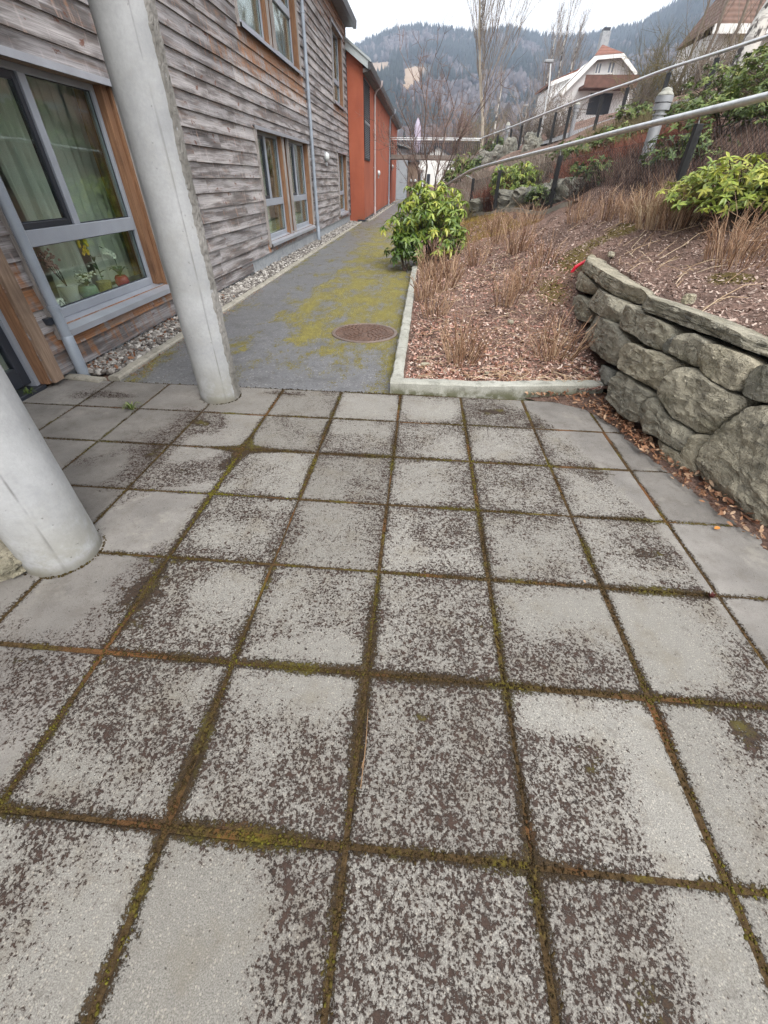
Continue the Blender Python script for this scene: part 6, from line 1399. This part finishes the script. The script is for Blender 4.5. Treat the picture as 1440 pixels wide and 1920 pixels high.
# ------------------------------------------------------------------ trees
def tree(name, base, H, label, m, mt=None, trunk=.12, lean=(0, 0), nb=26, up=.9, spread=.35, lv=3, cat='tree', group=None, start=.22, twr=.007, twl=1.0, forks=5, sides=7):
    """bare tree: tapering trunk, limbs leaving it at an upward angle, each forking into finer twigs"""
    base = np.array(base, float); root = thing(name, label, cat, base, group); tk = MB(); cr = MB()
    n = 14; ln = np.array([lean[0], lean[1], 0]); sd = rng.uniform(0, 99)
    P = [base-np.array([0, 0, .3])]+[base+np.array([0, 0, H*t])+ln*H*t+np.array([fbm((t*3+sd, 1, 2)), fbm((t*3, sd, 7)), 0])*H*.025 for t in np.linspace(.02, 1, n)]
    rad = [trunk*1.25]+[trunk*(1-t)**.85+.006 for t in np.linspace(.02, 1, n)]
    tk.tube(P, rad, sides, .5); tk.obj('trunk', mt or m, root, True)
    def grow(p, d, L, r_, lev):
        k = 4; Q = [p]; dd = d.copy()
        for i in range(k):
            dd = dd+rng.normal(0, .11, 3)+np.array([0, 0, .10*up]); dd /= np.linalg.norm(dd); Q.append(Q[-1]+dd*L/k)
        cr.tube(Q, list(np.linspace(r_, max(twr*.4, r_*.35), k+1)), 5 if lev > 1 else 3, rng.random(), False)
        if lev > 0:
            for j in range(forks+lev-2):
                t = rng.uniform(.25, 1); i = min(k-1, int(t*k)); q = Q[i]+(Q[i+1]-Q[i])*(t*k-i); e = dd+rng.normal(0, .5, 3)*(1.25-up*.5)+np.array([0, 0, .25*up]); e /= np.linalg.norm(e); grow(q, e, L*rng.uniform(.35, .62)*twl, max(twr*.6, r_*.5), lev-1)
    for b in range(nb):
        t = start+(1-start)*(b+rng.random())/nb; i = min(n-2, int(t*(n-1))); p = P[1:][i]+(P[1:][i+1]-P[1:][i])*(t*(n-1)-i); a = rng.uniform(0, 6.28)
        d = np.array([math.cos(a)*spread, math.sin(a)*spread, up]); d /= np.linalg.norm(d); grow(p, d, H*(.34*(1-t)+.10)*rng.uniform(.7, 1.2), max(twr, trunk*(1-t)*.27), lv-1)
    cr.obj('crown', m, root); return root
b = ony(903, 330, 40); tree('tall_tree', (b[0], 40, 1.2), 14.5, 'tallest slim bare tree rising out of the top of the photo in the middle', M_TWIG, M_PALEB, .13, (-.165, .0), 70, 1.2, .40, 3, group='bare trees', start=.16, twr=.007, forks=6, twl=.85)
b = ony(925, 265, 46); tree('slim_tree', (b[0], 46, 2.5), 5.2, 'slender pale bare tree right of the tallest one', M_TWIG, M_BIRCH, .09, (0.0, 0), 16, 1.1, .45, 3, group='bare trees', start=.3, twr=.009, forks=4)
for (px, Y, H, ln, lb) in ((1008, 50, 10.6, .06, 'left birch of the group beyond the street lamps'), (1026, 52, 12.2, .05, 'middle and tallest birch of the group beyond the street lamps'), (1048, 51, 10.2, .05, 'right birch of the group, next to the gabled house')):
    d = ray(px, 230); x = d[0]/d[1]*Y; tree('birch', (x, Y, gz1(x, Y)-.2), H-2.5, lb, M_TWIG, M_BIRCH, .12, (ln*.5, 0), 26, 1.15, .42, 3, group='bare birches', start=.22, twr=.010, forks=5)
p = ony(800, 343, 19); 
def multi_stem(name, c, targets, label, m, r0, lv=2, twr=.006, forks=5, cat='tree'):
    c = np.array(c, float); root = thing(name, label, cat, c, 'bare trees'); cr = MB(); st_ = MB()
    for (T, rr) in targets:
        T = np.array(T); k = 7; b = c+np.r_[rng.normal(0, .06, 2), -.1]; Q = [b+(T-b)*(t**1.0)+np.array([0, 0, .16*math.sin(t*3.14)*np.linalg.norm(T-b)*.5])+rng.normal(0, .05, 3)*(t > 0) for t in np.linspace(0, 1, k)]
        st_.tube(Q, list(np.linspace(rr, .006, k)), 6, .4+.3*rng.random(), False)
        def grow(p, d, L, r_, lev):
            R_ = [p]; dd = d
            for i in range(3): dd = dd+rng.normal(0, .16, 3)+np.array([0, 0, .10]); dd = dd/np.linalg.norm(dd); R_.append(R_[-1]+dd*L/3)
            cr.tube(R_, list(np.linspace(r_, max(.003, r_*.4), 4)), 4, rng.random(), False)
            if lev > 0:
                for j in range(forks): i = rng.integers(1, 4); e = dd+rng.normal(0, .5, 3); grow(R_[i], e/np.linalg.norm(e), L*rng.uniform(.35, .6), r_*.55, lev-1)
        for j in range(9):
            t = rng.uniform(.3, 1); i = min(k-2, int(t*(k-1))); d = (Q[i+1]-Q[i]); d = d/np.linalg.norm(d)+rng.normal(0, .45, 3); grow(Q[i], d/np.linalg.norm(d), np.linalg.norm(T-b)*rng.uniform(.16, .34), max(.007, rr*.4), lv-1)
    st_.obj('trunk', M_DKSTEM, root, True); cr.obj('crown', m, root); return root
tg = [(ony(a, b_, Y_), r_) for a, b_, Y_, r_ in ((728, 250, 18.5, .022), (745, 170, 19, .028), (790, 130, 19.5, .035), (815, 190, 18.6, .028), (860, 165, 19.6, .034), (905, 185, 19.2, .030), (880, 235, 18.4, .022), (770, 235, 18.2, .02), (935, 250, 19.6, .02))]
multi_stem('small_tree', (.02, 19, .1), tg, 'small many stemmed bare tree behind the big rhododendron', M_TWIGR, .03, 3, .006, 4)
def bush(name, c, r_, n, m, label, group=None, twr=.012, cat='bush', hz=1.0):
    c = np.array(c, float); root = thing(name, label, cat, c, group); st_ = MB(); cr = MB()
    for k in range(n):
        d = np.r_[rng.normal(0, .5, 2), abs(rng.normal(0, .5))+.35*hz]; d /= np.linalg.norm(d); L = r_*rng.uniform(.7, 1.15)*(1.2 if d[2] > .7 else 1); p = c+np.r_[rng.normal(0, .15*r_, 2), -.1]; Q = [p]; dd = d
        for i in range(4): dd = dd+rng.normal(0, .14, 3)+np.array([0, 0, .06]); dd /= np.linalg.norm(dd); Q.append(Q[-1]+dd*L/4)
        (st_ if k % 3 == 0 else cr).tube(Q, list(np.linspace(twr*1.6, twr*.4, 5)), 4, rng.random(), False)
        for j in range(9):
            i = rng.integers(1, 5); e = dd+rng.normal(0, .5, 3); e /= np.linalg.norm(e); q = Q[i]+e*L*rng.uniform(.18, .4); cr.tube([Q[i], (Q[i]+q)/2+rng.normal(0, .02*r_, 3), q], [twr*.7, twr*.5, twr*.25], 3, rng.random(), False)
            for j2 in range(2): f = q+(e+rng.normal(0, .5, 3))*L*.14; cr.tube([(Q[i]+q)/2, f], [twr*.45, twr*.2], 3, rng.random(), False)
    st_.obj('stem', m, root); cr.obj('crown', m, root); return root
for (px, py, Y, r_, n, m, lb) in ((845, 268, 70, 4.6, 70, M_TWIGR, 'reddish bare bush behind the footbridge'), (812, 268, 72, 3.6, 44, M_TWIGR, 'smaller reddish bush behind the footbridge, left of the larger one'), (905, 262, 62, 3.6, 70, M_TWIGO, 'olive bare bush behind the right end of the footbridge'), (1225, 160, 30, 1.8, 50, M_TWIGO, 'wide olive brown bush right of the gabled house'), (1285, 150, 26, 1.4, 40, M_TWIGO, 'olive brown bush under the bare trees at top right'), (1195, 200, 27, .8, 30, M_TWIG, 'dry brown bush in front of the gabled house'), (1318, 160, 22, .9, 34, M_TWIG, 'grey twiggy bush in front of the red roofed house, left of the leaning birch'), (1372, 140, 24, 1.1, 40, M_TWIGO, 'tangled olive bush in front of the red roofed house, behind the leaning birch'), (1035, 245, 26, 1.0, 40, M_TWIG, 'pale dry bush behind the upper railing posts'), (995, 240, 38, 2.0, 50, M_TWIG, 'grey bare bush below the birches'), (1062, 240, 38, 1.0, 26, M_TWIG, 'grey bare bush at the corner of the gabled house')):
    p = ony(px, py, Y); z = min(gz1(p[0], Y), p[2]) if Y > 45 else gz1(p[0], Y); bush('bare_bush', (p[0], Y, z), r_, n, m, lb, 'bare bushes on the hillside', .006+.00022*Y)
for (px, Y, H, ln, lb) in ((1268, 27, 6.6, .04, 'leftmost bare tree of the row before the red roofed house'), (1300, 25, 7.5, .03, 'forked bare tree in the row before the red roofed house'), (1335, 24, 7.5, .04, 'bare tree left of the leaning birch'), (1365, 28, 8.5, -.02, 'bare tree directly behind the leaning birch')):
    d = ray(px, 170); x = d[0]/d[1]*Y; tree('bare_tree', (x, Y, gz1(x, Y)-.1), H, lb, M_TWIG, M_TWIG, .060, (ln, 0), 26, .95, .6, 3, group='bare trees', start=.15, twr=.008, forks=4)
b = ony(1385, 128, 17); tree('leaning_birch', (b[0], 17, gz1(b[0], 17)-.1), 7.5, 'thick black and white birch trunk leaning at the top right corner', M_TWIG, M_BIRCH, .24, (.16, 0), 14, .9, .6, 3, group='bare birches', start=.45, twr=.008, forks=4, sides=14)

# ------------------------------------------------------------------ forested mountain
SKX = np.array([560, 640, 680, 700, 740, 780, 800, 830, 860, 905, 950, 985, 1030, 1060, 1100, 1150, 1200, 1230, 1260, 1300, 1340, 1440, 1600]); SKY_ = np.array([135, 108, 93, 82, 66, 60, 58, 61, 68, 72, 60, 68, 76, 78, 74, 66, 55, 36, 18, -6, -24, -70, -110])
RP = np.array([ony(a, b_, 900) for a, b_ in zip(SKX, SKY_)])
def ridge(x): return np.interp(x, RP[:, 0], RP[:, 2])
def hill_h(x, y):
    s = np.clip((y-230)/670, 0, 1); prof = s**1.05*(1-.0*s); back = np.clip((y-900)/500, 0, 1)
    return -2+ (ridge(x*900/np.maximum(y, 500))-0)*prof*(1-.35*back)
hx = np.arange(-620, 1201, 20.); hy = np.arange(230, 1301, 20.); HX, HY = np.meshgrid(hx, hy); hv = np.c_[HX.ravel(), HY.ravel()]
hn = np.array([fbm((p[0]/130, p[1]/130, 2), 4)*14+fbm((p[0]/45, p[1]/45, 5), 3)*3.5 for p in hv])*np.clip((hv[:, 1]-230)/200, 0, 1)*np.clip(1-(hv[:, 1]-720)/180, .12, 1)
hz = hill_h(hv[:, 0], hv[:, 1])+hn
def cut_f(pts):     # two clear felled patches, given as outlines on the mountain side
    c = np.zeros(len(pts)); q = pts-np.array([0, 0, EYE]); dz = q@CF; px = 720+FPX*(q@CR)/dz; py = 960-FPX*(q@CU)/dz
    wob_ = np.array([fbm((a/14, b_/14, 1))*5 for a, b_ in zip(px, py)]); py = py+wob_; px = px+wob_[::-1]
    c[(px > 688) & (px < 733) & (py > 118) & (py < 140)] = 1; c[(px > 758) & (px < 811) & (py > 122) & (py < 138)] = 1; c[(px > 755) & (px < 784) & (py > 126) & (py < 162)] = 1
    return c
hpts = np.c_[hv, hz]; hi_ = np.arange(len(hv)).reshape(HX.shape); hf = np.stack([hi_[:-1, :-1], hi_[:-1, 1:], hi_[1:, 1:], hi_[1:, :-1]], -1).reshape(-1, 4)
structure(mk('mountain', hpts, hf, M_HILL, smooth=True, attrs={'cut': cut_f(hpts)}))
def hz_at(x, y):
    i = np.clip((x-hx[0])/20, 0, len(hx)-1.001); j = np.clip((y-hy[0])/20, 0, len(hy)-1.001); a = i.astype(int); b_ = j.astype(int); u = i-a; v = j-b_; Z = hz.reshape(HX.shape)
    return (Z[b_, a]*(1-u)+Z[b_, a+1]*u)*(1-v)+(Z[b_+1, a]*(1-u)+Z[b_+1, a+1]*u)*v
def cone_proto():
    V = []; F = []
    for z0, z1, r_ in ((.0, .48, .20), (.28, .75, .155), (.55, 1.0, .10)):
        o = len(V)
        for k in range(6): a = k*1.047+z0*3; V.append((r_*math.cos(a), r_*math.sin(a), z0+(.04 if k % 2 else -.03)))
        V.append((0, 0, z1))
        for k in range(6): F.append((o+k, o+(k+1) % 6, o+6))
    return np.array(V), np.array(F)
CV, CFc = cone_proto()
N = 36000; x = rng.uniform(-330, 760, N); y = 330+600*rng.random(N); keep_ = np.abs(x/y-.10) < .62; x, y = x[keep_], y[keep_]
z = hz_at(x, y); cutm = (cut_f(np.c_[x, y, z]) < .5) & (cut_f(np.c_[x, y, z+6]) < .5); x, y, z = x[cutm], y[cutm], z[cutm]
typ = np.array([fbm((a/75, b_/75, 8), 3) for a, b_ in zip(x, y)])+rng.normal(0, .10, len(x)); con = (typ > -.06) | (y > 870)
n = con.sum(); s = rng.uniform(8, 14.5, n)
stuff(scatter('conifer_forest', CV, CFc, np.c_[x, y, z-.5][con], rotmats(rng.normal(0, .03, n), rng.normal(0, .03, n), rng.uniform(0, 6.28, n)), np.c_[s*rng.uniform(.8, 1.25, n), s*rng.uniform(.8, 1.25, n), s], M_CONIF, rnd=np.clip(typ[con]*1.2+.5, 0, 1)), 'dark blue green conifer forest covering the mountain', 'forest')
n = (~con).sum(); s = rng.uniform(4, 7, n); pv, pf = ico(1)
stuff(scatter('bare_forest', pv*np.array([.42, .42, .5])+np.array([0, 0, .45]), pf, np.c_[x, y, z][~con], rotmats(rng.normal(0, .1, n), rng.normal(0, .1, n), rng.uniform(0, 6.28, n)), np.c_[s, s, s*1.15], M_DECID, jitter=.22), 'greyish bare broadleaf wood in patches on the mountain side', 'forest')
# lower wooded band in the valley
N = 1500; y = rng.uniform(110, 330, N); x = y*rng.uniform(-.14, .75, N); s = rng.uniform(5, 10, N); k_ = rng.random(N) < .30
zb = np.where(y > 230, hz_at(x, y), -.3)+np.clip(x-12, 0, 200)*.06
stuff(scatter('valley_wood', pv*np.array([.42, .42, .5])+np.array([0, 0, .45]), pf, np.c_[x, y, zb][~k_], rotmats(rng.normal(0, .1, (~k_).sum()), rng.normal(0, .1, (~k_).sum()), rng.uniform(0, 6.28, (~k_).sum())), np.c_[s, s, s*1.1][~k_], M_DECID, jitter=.25), 'bare grey wood at the foot of the mountain', 'forest')
stuff(scatter('valley_conifers', CV, CFc, np.c_[x, y, zb][k_], rotmats(*(rng.normal(0, .03, (3, k_.sum())))), np.c_[s*1.1, s*1.1, s*1.25][k_], M_CONIF), 'dark conifers at the foot of the mountain', 'forest')

# ------------------------------------------------------------------ haze
hzm = bpy.data.materials.new('haze_air'); hzm.use_nodes = True; t = hzm.node_tree; t.nodes.remove(t.nodes['Principled BSDF']); vp = t.nodes.new('ShaderNodeVolumePrincipled')
vp.inputs['Color'].default_value = (.62, .75, .96, 1); vp.inputs['Density'].default_value = .00058; vp.inputs['Anisotropy'].default_value = .0
t.links.new(vp.outputs[0], t.nodes['Material Output'].inputs['Volume'])
o = MB().box(-690, 1290, -160, 1345, -1.4, 285).obj('haze', hzm); stuff(o, 'pale blue damp air over the valley', 'haze')
